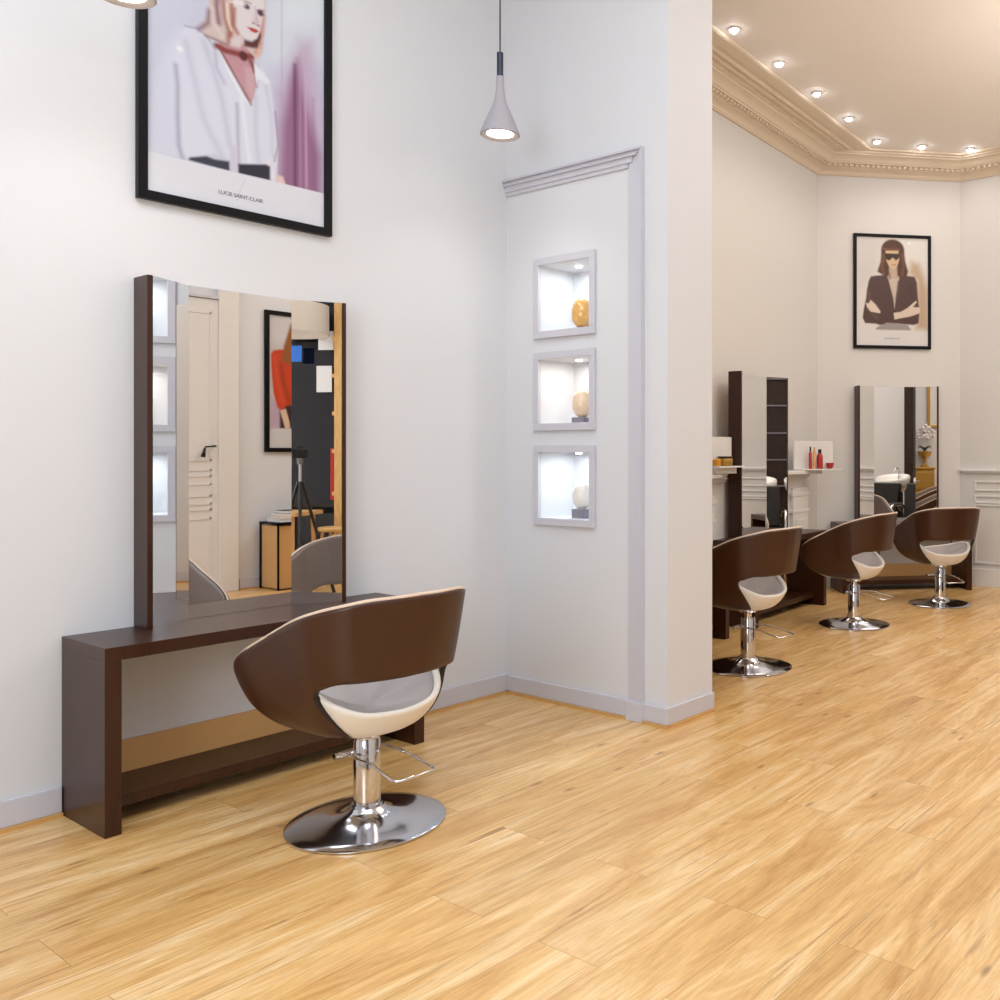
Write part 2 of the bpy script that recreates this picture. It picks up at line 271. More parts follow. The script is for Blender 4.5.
POSTER_A = [('p', [(-0.026, 1.018), (0.818, 1.401), (0.818, 0.142), (-0.026, 0.117)], (205, 208, 226), 0.001), ('p', [(0.494, 1.172), (0.816, 1.313), (0.816, 0.805), (0.494, 0.694)], (216, 221, 233), 0.05), ('p', [(0.583, 1.211), (0.816, 1.313), (0.816, 0.988), (0.583, 0.9)], (222, 229, 238), 0.04), ('p', [(0.565, 0.613), (0.628, 0.767), (0.666, 0.854), (0.725, 0.875), (0.751, 0.711), (0.785, 0.496), (0.785, 0.146), (0.552, 0.093)], (196, 176, 200), 0.06), ('p', [(0.621, 0.667), (0.653, 0.764), (0.679, 0.65), (0.705, 0.547), (0.771, 0.343), (0.771, 0.143), (0.565, 0.12), (0.577, 0.436)], (150, 105, 140), 0.035), ('l', [(0.64, 0.735), (0.643, 0.162)], 0.014, (96, 50, 80), 0.9, 0.01), ('l', [(0.692, 0.716), (0.699, 0.176)], 0.01, (215, 175, 205), 0.8, 0.008), ('l', [(0.666, 0.805), (0.669, 0.169)], 0.008, (190, 150, 185), 0.7, 0.006), ('l', [(0.731, 0.605), (0.738, 0.172)], 0.012, (140, 90, 125), 0.6, 0.015), ('l', [(0.577, 1.135), (0.577, 0.508)], 0.004, (160, 162, 178), 0.8, 0.004), ('l', [(0.565, 0.577), (0.565, 0.168)], 0.03, (165, 120, 155), 0.5, 0.03), ('p', [(0.163, 0.737), (0.121, 0.705), (0.07, 0.615), (0.034, 0.473), (0.009, 0.271), (0.002, 0.14), (0.132, 0.164), (0.153, 0.512), (0.228, 0.649)], (214, 217, 234), 0.03), ('p', [(0.153, 0.733), (0.272, 0.733), (0.305, 0.688), (0.362, 0.593), (0.432, 0.487), (0.467, 0.581), (0.479, 0.679), (0.522, 0.617), (0.54, 0.485), (0.559, 0.335), (0.552, 0.165), (0.522, 0.17), (0.522, 0.235), (0.373, 0.203), (0.371, 0.162), (0.339, 0.16), (0.339, 0.212), (0.272, 0.223), (0.174, 0.18), (0.134, 0.164), (0.126, 0.305), (0.111, 0.498), (0.111, 0.63)], (219, 221, 236), 0.008), ('l', [(0.113, 0.554), (0.121, 0.469), (0.121, 0.348), (0.126, 0.217), (0.14, 0.171)], 0.014, (150, 148, 175), 0.9, 0.012), ('l', [(0.153, 0.667), (0.195, 0.493), (0.228, 0.357), (0.305, 0.22)], 0.02, (190, 192, 212), 0.8, 0.02), ('l', [(0.228, 0.694), (0.272, 0.574), (0.305, 0.471), (0.339, 0.275)], 0.016, (185, 187, 208), 0.8, 0.018), ('l', [(0.272, 0.699), (0.283, 0.601), (0.316, 0.543)], 0.012, (172, 172, 196), 0.8, 0.01), ('l', [(0.299, 0.686), (0.339, 0.597), (0.396, 0.511), (0.434, 0.486)], 0.012, (238, 240, 246), 1, 0.006), ('l', [(0.371, 0.469), (0.379, 0.193)], 0.012, (165, 160, 180), 0.9, 0.01), ('l', [(0.391, 0.498), (0.408, 0.364), (0.426, 0.228)], 0.014, (235, 237, 244), 0.9, 0.01), ('l', [(0.455, 0.53), (0.455, 0.377), (0.467, 0.239)], 0.014, (190, 190, 208), 0.8, 0.014), ('l', [(0.503, 0.593), (0.528, 0.457), (0.534, 0.28)], 0.012, (196, 196, 212), 0.8, 0.012), ('l', [(0.546, 0.487), (0.559, 0.335), (0.542, 0.259)], 0.008, (150, 120, 150), 0.8, 0.006), ('l', [(0.515, 0.252), (0.538, 0.174)], 0.016, (235, 225, 232), 0.9, 0.01), ('p', [(0.339, 0.275), (0.373, 0.284), (0.373, 0.159), (0.339, 0.158)], (210, 205, 222), 0.008), ('e', (0.13, 0.629), (0.01, 0.008), (250, 250, 252), 0.012), ('p', [(0.169, 0.179), (0.239, 0.203), (0.272, 0.198), (0.337, 0.205), (0.339, 0.16), (0.228, 0.164), (0.165, 0.167)], (58, 60, 78), 0.007), ('p', [(0.376, 0.204), (0.503, 0.234), (0.522, 0.229), (0.522, 0.164), (0.443, 0.16), (0.376, 0.155)], (46, 46, 60), 0.007), ('p', [(0.552, 0.201), (0.583, 0.197), (0.597, 0.161), (0.565, 0.159), (0.547, 0.17)], (228, 200, 198), 0.008), ('p', [(0.283, 0.702), (0.341, 0.76), (0.394, 0.764), (0.459, 0.76), (0.448, 0.702), (0.451, 0.638), (0.459, 0.592), (0.437, 0.493), (0.415, 0.508), (0.383, 0.562), (0.33, 0.629)], (196, 150, 158), 0.005), ('p', [(0.404, 0.644), (0.453, 0.661), (0.459, 0.586), (0.437, 0.504), (0.415, 0.54)], (206, 168, 172), 0.012), ('l', [(0.294, 0.69), (0.346, 0.613), (0.394, 0.544), (0.434, 0.486)], 0.01, (120, 62, 70), 0.9, 0.006), ('l', [(0.437, 0.687), (0.451, 0.638), (0.459, 0.576)], 0.009, (140, 80, 90), 0.9, 0.006), ('l', [(0.283, 0.697), (0.32, 0.689), (0.362, 0.693), (0.404, 0.695), (0.437, 0.704)], 0.026, (140, 66, 62), 1, 0.007), ('e', (0.399, 0.693), (0.019, 0.022), (92, 40, 40), 0.007), ('l', [(0.426, 0.684), (0.442, 0.657), (0.448, 0.637)], 0.014, (130, 58, 64), 0.9, 0.006), ('p', [(0.314, 1.03), (0.278, 0.989), (0.258, 0.918), (0.248, 0.851), (0.235, 0.794), (0.208, 0.745), (0.235, 0.726), (0.278, 0.721), (0.32, 0.715), (0.383, 0.722), (0.415, 0.788), (0.492, 0.816), (0.487, 0.737), (0.459, 0.701), (0.437, 0.715), (0.415, 0.734), (0.492, 0.794), (0.501, 0.929), (0.501, 1.027), (0.481, 1.079), (0.415, 1.089), (0.356, 1.067)], (214, 196, 192), 0.008), ('l', [(0.294, 0.979), (0.283, 0.896), (0.281, 0.864), (0.291, 0.8)], 0.02, (136, 92, 112), 1, 0.012), ('l', [(0.25, 0.836), (0.245, 0.782), (0.208, 0.742)], 0.018, (132, 92, 112), 0.9, 0.012), ('l', [(0.32, 0.99), (0.309, 0.907), (0.317, 0.831), (0.335, 0.779), (0.333, 0.731)], 0.018, (170, 112, 108), 1, 0.012), ('l', [(0.346, 0.975), (0.346, 0.89), (0.351, 0.838), (0.341, 0.76)], 0.018, (168, 98, 78), 0.9, 0.01), ('l', [(0.263, 0.857), (0.268, 0.796), (0.304, 0.747)], 0.014, (228, 214, 208), 0.9, 0.01), ('l', [(0.327, 0.898), (0.33, 0.836), (0.346, 0.789)], 0.01, (242, 226, 200), 0.9, 0.006), ('l', [(0.235, 0.724), (0.278, 0.721), (0.327, 0.717)], 0.012, (150, 105, 105), 0.9, 0.007), ('l', [(0.487, 0.912), (0.481, 0.834), (0.47, 0.764), (0.459, 0.728)], 0.024, (200, 140, 130), 0.9, 0.01), ('l', [(0.459, 0.782), (0.47, 0.742), (0.464, 0.713)], 0.014, (228, 190, 170), 0.9, 0.008), ('p', [(0.404, 0.768), (0.437, 0.771), (0.464, 0.8), (0.473, 0.831), (0.481, 0.812), (0.464, 0.751), (0.437, 0.742), (0.404, 0.741)], (92, 52, 48), 0.008), ('p', [(0.346, 0.751), (0.383, 0.776), (0.396, 0.754), (0.378, 0.728), (0.346, 0.725)], (222, 208, 212), 0.01), ('p', [(0.356, 0.894), (0.359, 0.82), (0.372, 0.793), (0.404, 0.778), (0.437, 0.777), (0.459, 0.793), (0.474, 0.831), (0.487, 0.896), (0.495, 0.948), (0.492, 1.024), (0.459, 1.048), (0.394, 1.01), (0.356, 0.947)], (226, 218, 220), 0.006), ('l', [(0.359, 0.889), (0.357, 0.814), (0.372, 0.788)], 0.016, (170, 90, 80), 0.9, 0.009), ('e', (0.459, 0.874), (0.016, 0.019), (214, 196, 202), 0.015), ('l', [(0.451, 0.931), (0.459, 0.885), (0.464, 0.857)], 0.009, (200, 172, 182), 0.7, 0.006), ('e', (0.445, 0.857), (0.008, 0.004), (170, 120, 130), 0.004), ('e', (0.467, 0.855), (0.008, 0.004), (170, 110, 120), 0.004), ('e', (0.413, 0.92), (0.015, 0.012), (88, 62, 92), 0.006), ('e', (0.477, 0.915), (0.015, 0.014), (96, 70, 100), 0.006), ('e', (0.41, 0.92), (0.006, 0.006), (40, 24, 50), 0.003), ('e', (0.477, 0.919), (0.006, 0.006), (45, 28, 54), 0.003), ('l', [(0.404, 0.94), (0.421, 0.941), (0.432, 0.94)], 0.007, (140, 100, 110), 0.8, 0.004), ('l', [(0.462, 0.922), (0.481, 0.929), (0.492, 0.931)], 0.008, (130, 86, 96), 0.8, 0.004), ('p', [(0.415, 0.828), (0.437, 0.834), (0.459, 0.834), (0.47, 0.829), (0.456, 0.816), (0.437, 0.816)], (186, 64, 58), 0.004), ('l', [(0.341, 0.914), (0.372, 0.922), (0.404, 0.923)], 0.012, (246, 244, 242), 0.8, 0.008), ('p', [(0.448, 0.675), (0.47, 0.661), (0.492, 0.641), (0.523, 0.618), (0.503, 0.601), (0.487, 0.612), (0.464, 0.61), (0.459, 0.576), (0.451, 0.627)], (232, 234, 243), 0.006), ('l', [(0.151, 0.734), (0.198, 0.741), (0.235, 0.726), (0.273, 0.683)], 0.006, (150, 148, 170), 0.9, 0.005), ('p', [(-0.026, 0.161), (0.818, 0.167), (0.818, -0.343), (-0.026, -0.457)], (226, 227, 236), 0.002), ('l', [(0.408, 0.142), (0.385, 0.09), (0.373, 0.041)], 0.004, (200, 200, 214), 0.8, 0.003)]
POSTER_B = [('p', [(-0.173, 1.3032), (0.9299, 1.349), (0.9299, -0.1399), (-0.173, -0.1582)], (228, 222, 216), 0.001), ('p', [(0.0095, 1.1495), (0.3316, 1.162), (0.2085, 0.7305), (0.0095, 0.5775)], (216, 210, 206), 0.1), ('p', [(0.6028, 0.891), (0.6885, 0.8643), (0.7354, 0.7471), (0.7824, 0.6), (0.7902, 0.1692), (0.6573, 0.1812), (0.6651, 0.6855), (0.5795, 0.7718)], (196, 168, 140), 0.05), ('p', [(0.1548, 0.7214), (0.2239, 0.7339), (0.3316, 0.7417), (0.3625, 0.6763), (0.4321, 0.6784), (0.4708, 0.7417), (0.5484, 0.7412), (0.6386, 0.7321), (0.6651, 0.6707), (0.6761, 0.5079), (0.6917, 0.3599), (0.6823, 0.241), (0.6262, 0.222), (0.4398, 0.2325), (0.2546, 0.2135), (0.2085, 0.2272), (0.0935, 0.2304), (0.0675, 0.2856), (0.0782, 0.374), (0.1042, 0.4921), (0.1134, 0.5805), (0.1318, 0.6693)], (84, 58, 54), 0.008), ('p', [(0.3394, 0.7346), (0.4708, 0.7387), (0.4476, 0.5607), (0.4274, 0.442), (0.4166, 0.3826), (0.3965, 0.5002), (0.3625, 0.632)], (206, 186, 172), 0.008), ('p', [(0.3625, 0.8238), (0.4398, 0.8264), (0.4584, 0.7088), (0.3548, 0.7056)], (196, 170, 150), 0.008), ('l', [(0.3471, 0.6758), (0.3965, 0.5002), (0.4151, 0.3087)], 0.012, (62, 44, 44), 1, 0.006), ('l', [(0.4584, 0.6792), (0.4336, 0.5012), (0.4243, 0.3533)], 0.012, (70, 50, 48), 1, 0.006), ('l', [(0.1395, 0.5519), (0.1318, 0.3753), (0.2239, 0.2894)], 0.02, (116, 86, 80), 0.8, 0.02), ('l', [(0.595, 0.639), (0.6262, 0.4472)], 0.02, (74, 52, 50), 0.8, 0.02), ('p', [(0.1012, 0.448), (0.1318, 0.4341), (0.1548, 0.4759), (0.2085, 0.4288), (0.2623, 0.3566), (0.2577, 0.3373), (0.1548, 0.3539), (0.1165, 0.397)], (226, 208, 190), 0.006), ('p', [(0.4058, 0.3454), (0.4863, 0.3578), (0.5639, 0.4041), (0.6495, 0.4775), (0.6651, 0.4631), (0.6184, 0.4144), (0.6964, 0.4075), (0.701, 0.3824), (0.6917, 0.3481), (0.595, 0.3131), (0.4708, 0.2879), (0.4166, 0.2763)], (224, 204, 186), 0.006), ('p', [(0.2054, 0.1638), (0.2269, 0.1938), (0.3316, 0.2403), (0.4398, 0.2355), (0.5639, 0.2206), (0.6028, 0.1651)], (160, 150, 148), 0.008), ('e', (0.3965, 1.0095), (0.1261, 0.1085), (84, 48, 30), 0.01), ('p', [(0.2731, 1.005), (0.2623, 0.8794), (0.2269, 0.7752), (0.2854, 0.7402), (0.3162, 0.7191), (0.3548, 0.7351), (0.3625, 0.8386), (0.4398, 0.8412), (0.4476, 0.738), (0.5018, 0.7027), (0.5561, 0.7414), (0.567, 0.7862), (0.5359, 0.8887), (0.5204, 1.014)], (84, 48, 30), 0.012), ('l', [(0.3008, 0.9544), (0.2777, 0.821), (0.3008, 0.7481)], 0.02, (140, 92, 60), 0.8, 0.014), ('l', [(0.5018, 0.9615), (0.5173, 0.8437), (0.5018, 0.7397)], 0.02, (132, 84, 56), 0.8, 0.014), ('l', [(0.2854, 1.0202), (0.3316, 1.0116), (0.4708, 1.0122)], 0.012, (150, 100, 62), 0.8, 0.01), ('p', [(0.3162, 0.9963), (0.4584, 1.0014), (0.4677, 0.9012), (0.4398, 0.8264), (0.4058, 0.7987), (0.3625, 0.8238), (0.3239, 0.8963)], (214, 184, 146), 0.006), ('p', [(0.3039, 0.9693), (0.4708, 0.9693), (0.4646, 0.9233), (0.4321, 0.897), (0.3965, 0.9283), (0.3625, 0.8946), (0.3239, 0.9036)], (52, 34, 26), 0.005), ('l', [(0.3857, 0.8512), (0.4274, 0.8496)], 0.01, (176, 106, 84), 1, 0.004), ('l', [(0.3316, 0.8154), (0.3625, 0.7427), (0.3625, 0.7058)], 0.02, (84, 50, 36), 0.8, 0.01), ('e', (0.5795, 1.0857), (0.0166, 0.0158), (244, 242, 240), 0.012), ('p', [(0.0095, 0.164), (0.8137, 0.1549), (0.8137, -0.083), (0.0095, -0.0971)], (226, 222, 220), 0.003)]
POSTER_C = [('p', [(-0.295, 1.512), (1.609, 1.769), (1.609, -0.258), (-0.295, -0.229)], (206, 200, 200), 0.001), ('p', [(0.011, 1.385), (0.514, 1.446), (0.514, 1.095), (0.011, 1.116)], (214, 210, 212), 0.08), ('p', [(0.028, 0.545), (0.151, 0.483), (0.115, 0.21), (0.011, 0.208)], (196, 170, 190), 0.05), ('p', [(0.115, 0.481), (0.552, 0.501), (0.552, 0.211), (0.115, 0.202)], (60, 44, 46), 0.02), ('p', [(0.018, 0.982), (0.046, 1.026), (0.133, 1.046), (0.257, 1.02), (0.384, 1.049), (0.514, 0.99), (0.542, 0.501), (0.195, 0.451), (0.133, 0.397), (0.089, 0.43), (0.046, 0.58), (0.025, 0.797)], (206, 68, 36), 0.012), ('l', [(0.063, 0.952), (0.089, 0.717), (0.151, 0.483)], 0.03, (224, 90, 48), 0.9, 0.03), ('l', [(0.124, 0.889), (0.159, 0.688), (0.222, 0.486)], 0.035, (130, 62, 30), 0.8, 0.03), ('p', [(0.119, 0.397), (0.182, 0.416), (0.222, 0.281), (0.23, 0.213), (0.177, 0.203)], (226, 196, 168), 0.01), ('p', [(0.236, 1.326), (0.33, 1.372), (0.421, 1.278), (0.44, 0.949), (0.33, 0.871), (0.204, 0.896), (0.133, 0.924), (0.159, 1.079)], (150, 92, 46), 0.02), ('p', [(0.261, 1.261), (0.351, 1.27), (0.357, 1.15), (0.311, 1.068), (0.261, 1.123)], (222, 190, 170), 0.02), ('p', [(-0.023, 0.197), (0.552, 0.22), (0.552, -0.132), (-0.023, -0.128)], (214, 212, 214), 0.003)]

# ---------------------------------------------------------------- the room
XL, YA, XP, YP, YC, XR, YB, HC = -4.13, 3.68, -2.93, 4.07, 9.51, 1.2, -3.0, 4.49
BCx, BCy = -3.586, 9.51
ABx, ABy = -4.7008, 8.3952
aA = R(94.7); dA = Vector((math.cos(aA), math.sin(aA))); nA = Vector((dA.y, -dA.x))
sB = math.sqrt(0.5); dB = Vector((sB, sB)); nB = Vector((sB, -sB))
def ptA(s, off=0.0): return Vector((ABx, ABy)) + dA*s + nA*off
A0 = ptA(-(ABy-YP)/dA.y)                                   # where the angled wall meets the partition

struct(B1('floor', (-5.4, XR+0.2, YB-0.2, YC+0.2, -0.1, 0), M['floor']))
struct(B1('ceiling', (-5.4, XR+0.2, YB-0.2, YP-0.02, HC, HC+0.15), M['white']))
struct(B1('ceiling', (-5.4, XR+0.2, YP-0.02, YC+0.2, HC, HC+0.15), M['ceil_warm']))
struct(B1('wall_left', (XL-0.2, XL, YB-0.2, YP, 0, HC), M['wall']))
bm = BM(); prism(bm, [(A0.x, A0.y), tuple(ptA(0)), (ABx-0.2, ABy), (A0.x-0.2, A0.y)], 0, HC); struct(obj('wall_back_left', bm, M['wall_warm']))
bm = BM(); prism(bm, [(ABx, ABy), (BCx, BCy), (BCx, BCy+0.2), (ABx-0.2, ABy+0.02)], 0, HC); struct(obj('wall_corner', bm, M['wall_warm']))
struct(B1('wall_far', (BCx, XR+0.2, YC, YC+0.2, 0, HC), M['wall_warm']))
struct(B1('wall_back', (XL, XR+0.2, YB-0.2, YB, 0, HC), M['wall']))
struct(B1('wall_right', (XR, XR+0.2, 0.35, YC, 0, HC), M['wall']))
struct(B1('wall_right', (XR, XR+0.2, YB, -1.5, 0, HC), M['wall']))
struct(B1('wall_right', (XR, XR+0.2, -1.5, 0.35, 3.1, HC), M['wall_warm']))

# partition with three pockets for the lit niches
NX0, NX1 = -3.853, -3.463
NZ = [(2.089, 2.463), (1.567, 1.930), (1.034, 1.402)]
bm = BM()
xs = [XL, NX0, NX1, XP]; zs = sorted([0, HC] + [z for p in NZ for z in p])
vv = {(i, j): bm.verts.new((x, YA, z)) for i, x in enumerate(xs) for j, z in enumerate(zs)}
holes = {(1, j) for j in range(len(zs)-1) if any(abs(zs[j]-p[0]) < 1e-6 for p in NZ)}
for i in range(3):
    for j in range(len(zs)-1):
        if (i, j) not in holes: bm.faces.new([vv[i, j], vv[i+1, j], vv[i+1, j+1], vv[i, j+1]])
DEP = 0.27
for (i, j) in holes:
    f = [vv[i, j], vv[i+1, j], vv[i+1, j+1], vv[i, j+1]]
    g = [bm.verts.new((v.co.x, YA+DEP, v.co.z)) for v in f]
    for k in range(4): bm.faces.new([f[k], f[(k+1) % 4], g[(k+1) % 4], g[k]])
    bm.faces.new(g)
def quad(bm, *p): bm.faces.new([bm.verts.new(q) for q in p])
quad(bm, (XP, YA, 0), (XP, YP, 0), (XP, YP, HC), (XP, YA, HC))
quad(bm, (XP, YP, 0), (A0.x-0.1, YP, 0), (A0.x-0.1, YP, HC), (XP, YP, HC))
bmesh.ops.remove_doubles(bm, verts=bm.verts, dist=1e-4)
struct(obj('wall_partition', bm, M['wall']), 'white partition wall with three square lit niches')

# baseboards, each a grey board over a thin oak bead
def skirt(name, p, q, n, h=0.112, m=None, bead=True, d=0.016):
    p, q, n = Vector(p), Vector(q), Vector(n)
    bm = BM(); prism(bm, [tuple(p), tuple(q), tuple(q+n*d), tuple(p+n*d)], 0.014 if bead else 0, h)
    o = struct(obj(name, bm, m or M['trim'], bevel=0.003))
    if bead:
        bm = BM(); prism(bm, [tuple(p), tuple(q), tuple(q+n*(d+0.012)), tuple(p+n*(d+0.012))], 0, 0.014); obj('bead', bm, M['oakstrip'], o)
skirt('baseboard_left', (XL, YB), (XL, 1.422), (1, 0)); skirt('baseboard_left', (XL, 2.808), (XL, YA), (1, 0))
skirt('baseboard_partition', (XL, YA), (-3.185, YA), (0, -1), 0.103)
skirt('baseboard_partition', (-3.078, YA), (XP+0.016, YA), (0, -1), 0.100, d=0.02)
skirt('baseboard_partition', (XP, YA), (XP, YP), (1, 0), 0.100)
struct(B1('trim_1', (-3.19, -3.075, YA-0.03, YA-0.001, 0, 0.103), M['trim'], bevel=0.004))
# architrave of the old doorway: stepped lintel and right jamb
bm = BM()
for z0, z1, d in ((2.900, 2.922, 0.012), (2.922, 2.952, 0.020), (2.952, 2.962, 0.034), (2.962, 2.976, 0.026), (2.976, 2.982, 0.042), (2.982, 2.991, 0.034)):
    box(bm, XL, -3.18+0.1*(z0-2.9)/0.08 if z0 < 2.98 else -3.08, YA-d, YA-0.0005, z0, z1)
struct(obj('trim_2', bm, M['trim']), 'grey moulded lintel of the old doorway over the niches')
bm = BM()
for x0, x1, d in ((-3.184, -3.120, 0.012), (-3.120, -3.102, 0.020), (-3.102, -3.096, 0.012), (-3.096, -3.081, 0.030)):
    box(bm, x0, x1, YA-d, YA-0.0005, 0.103, 2.985 if d > 0.025 else 2.96)
struct(obj('trim_3', bm, M['trim']), 'grey moulded door jamb right of the niches')

skirt('baseboard_back_left', tuple(A0), tuple(ptA(-2.71)), tuple(nA), 0.15, M['wall_warm'], False)
skirt('baseboard_corner', tuple(Vector((BCx, BCy))+dB*-0.06), tuple(Vector((BCx, BCy))+dB*0.0), tuple(nB), 0.15, M['wall_warm'], False)
skirt('baseboard_far', (BCx+0.05, YC), (XR, YC), (0, -1), 0.183, M['white'], False, 0.025)
skirt('baseboard_right', (XR, 0.35), (XR, 4.28), (-1, 0)); skirt('baseboard_right', (XR, 4.82), (XR, YC), (-1, 0))
skirt('baseboard_back', (XL, YB), (XR, YB), (0, 1))

# wainscot of the far wall
bm = BM(); box(bm, BCx+0.03, XR, YC-0.022, YC-0.0005, 1.185, 1.205); box(bm, BCx-0.0, XR, YC-0.042, YC-0.0005, 1.205, 1.232)
struct(obj('trim_4', bm, M['white'], bevel=0.004), 'white chair rail on the far wall')
bm = BM()
def frame_mould(bm, x0, x1, z0, z1, y, t=0.018, d=0.014):
    for a in ((x0, x1, z0, z0+t), (x0, x1, z1-t, z1), (x0, x0+t, z0+t, z1-t), (x1-t, x1, z0+t, z1-t)):
        box(bm, a[0], a[1], y-d, y-0.0005, a[2], a[3])
x = -3.425
while x < XR-0.4:
    x1 = min(x+1.05, XR-0.1)
    frame_mould(bm, x, x1, 1.000, 1.108, YC); frame_mould(bm, x, x1, 0.870, 0.955, YC); frame_mould(bm, x, x1, 0.235, 0.862, YC)
    x += 1.2
struct(obj('trim_5', bm, M['white'], bevel=0.003), 'white wainscot panels below the chair rail')

# cornice of the back room: mitred moulding following the walls
def offs(poly, d):
    out = []
    for i, p in enumerate(poly):
        p = Vector(p)
        def nrm(a, b): v = (Vector(b)-Vector(a)).normalized(); return Vector((v.y, -v.x))
        ns = []
        if i > 0: ns.append(nrm(poly[i-1], poly[i]))
        if i < len(poly)-1: ns.append(nrm(poly[i], poly[i+1]))
        if len(ns) == 1: out.append(p + ns[0]*d)
        else:
            b = (ns[0]+ns[1]).normalized(); out.append(p + b*(d/b.dot(ns[0])))
    return out
poly = [tuple(A0), (ABx, ABy), (BCx, BCy), (XR, YC), (XR, YP)]
prof = [(0, 4.292), (0.020, 4.292), (0.026, 4.302), (0.034, 4.306), (0.040, 4.320), (0.060, 4.334), (0.085, 4.343), (0.108, 4.348), (0.112, 4.358), (0.126, 4.360),
        (0.130, 4.376), (0.160, 4.378), (0.164, 4.388), (0.178, 4.392), (0.190, 4.408), (0.212, 4.424), (0.240, 4.434), (0.262, 4.437), (0.266, 4.450), (0.292, 4.452), (0.296, 4.466), (0.330, 4.468), (0.332, 4.489), (0, 4.489)]
bm = BM(); cols = []
for d, z in prof: cols.append([bm.verts.new((p.x, p.y, z)) for p in offs(poly, d)])
for a, b in zip(cols, cols[1:]):
    for k in range(len(poly)-1): bm.faces.new([a[k], a[k+1], b[k+1], b[k]])
# egg-and-dart row
for k in range(len(poly)-1):
    a, b = offs(poly, 0.118)[k:k+2]; L = (b-a).length; u = (b-a).normalized(); nn = Vector((u.y, -u.x))
    for i in range(int(L/0.058)):
        c = a + u*(0.035+i*0.058); q = [c-u*0.019, c+u*0.019, c+u*0.014+nn*0.034, c-u*0.014+nn*0.034]
        prism(bm, [(v.x, v.y) for v in q], 4.352, 4.374)
struct(obj('trim_6', bm, M['cornice']), 'cream plaster cornice with a row of egg and dart')
bm = BM(); cols = []
Bin0 = Vector((ABx, ABy)) + nB*0.332
def endB(d):
    p = ptA(0, d); q = Bin0; det = dA.x*(-dB.y)+dB.x*dA.y
    r = q-p; t = (r.x*(-dB.y)+dB.x*r.y)/det; return p + dA*t
for d, z in [(0.331, 4.488), (0.331, 4.455), (0.350, 4.450), (0.366, 4.455), (0.370, 4.468), (0.392, 4.470), (0.396, 4.456), (0.410, 4.452), (0.424, 4.458), (0.428, 4.470), (0.455, 4.472), (0.47, 4.462), (0.56, 4.466), (0.575, 4.474), (0.580, 4.489)]:
    p0 = A0 + nA*d; p0 = p0 + dA*((YP-p0.y)/dA.y); e = endB(d)
    cols.append([bm.verts.new((p0.x, p0.y, z)), bm.verts.new((e.x, e.y, z))])
for a, b in zip(cols, cols[1:]): bm.faces.new([a[0], a[1], b[1], b[0]])
struct(obj('trim_7', bm, M['cornice']), 'cream moulded ceiling band beside the angled wall')

# ---------------------------------------------------------------- left-hand niches
nlab = ['white lit wall niche holding the amber glass egg, topmost of three', 'white lit wall niche holding the peach glass egg, middle one of three',
        'white lit wall niche holding the milky white glass egg, lowest of three']
elab = ['amber flecked glass egg on a thin dark foot in the top niche', 'peach marbled glass egg on a grey block in the middle niche', 'milky white glass egg on a blue-grey block in the lowest niche']
for k, (z0, z1) in enumerate(NZ):
    t = thing('wall_niche', nlab[k], 'niche', ((NX0+NX1)/2, YA, z0), 0, 'lit niches in the partition')
    w, h = (NX1-NX0)/2, z1-z0
    bm = BM(); o = 0.041; f = 0.018
    for a in ((-w-o, w+o, -o, 0), (-w-o, w+o, h, h+o), (-w-o, -w, 0, h), (w, w+o, 0, h)): box(bm, a[0], a[1], -f, -0.001, a[2], a[3])
    obj('frame', bm, M['trim'], t, bevel=0.002)
    bm = BM(); lathe(bm, [(0.018, 0), (0.018, -0.005), (0.013, -0.007), (0, -0.007)], 20, -0.02, 0.13, h-0.001)
    obj('lamp', bm, [M['bulb']], t)
    l = bpy.data.lights.new('niche_light', 'AREA'); l.shape = 'DISK'; l.size = 0.05; l.energy = (0.85, 0.75, 0.85)[k]
    l.color = ((0.86, 0.95, 1.0), (1.0, 0.93, 0.84), (0.86, 0.95, 1.0))[k]
    lo = bpy.data.objects.new('niche_light', l); COL.objects.link(lo); lo.parent = t; lo.location = (-0.02, 0.13, h-0.014)
    e = thing('glass_egg', elab[k], 'ornament', (-3.628, YA+0.105, z0), 0, 'glass eggs in the niches')
    eh = [0.168, 0.155, 0.155][k]; er = [0.064, 0.059, 0.058][k]; bz = [0.016, 0.036, 0.052][k]
    prof = [(0.018, 0)]
    for i in range(1, 17):
        s = i/17; a = math.pi*s
        prof.append((er*math.sin(a)**0.85*(1.04-0.12*s), eh*(1-math.cos(a))/2))
    prof.append((0, eh))
    bm = BM(); lathe(bm, prof, 28, 0, 0, bz-0.002); obj('egg', bm, M[['egg_amber', 'egg_peach', 'egg_white'][k]], e, smooth=True)
    bm = BM()
    if k == 0: lathe(bm, [(0.040, 0), (0.040, 0.006), (0.022, 0.012), (0.020, 0.016)], 24)
    else: box(bm, -0.050, 0.045, -0.034, 0.034, 0, bz-0.002)
    obj('foot', bm, M['blackp'] if k == 0 else M['smoke'], e, bevel=0.002)

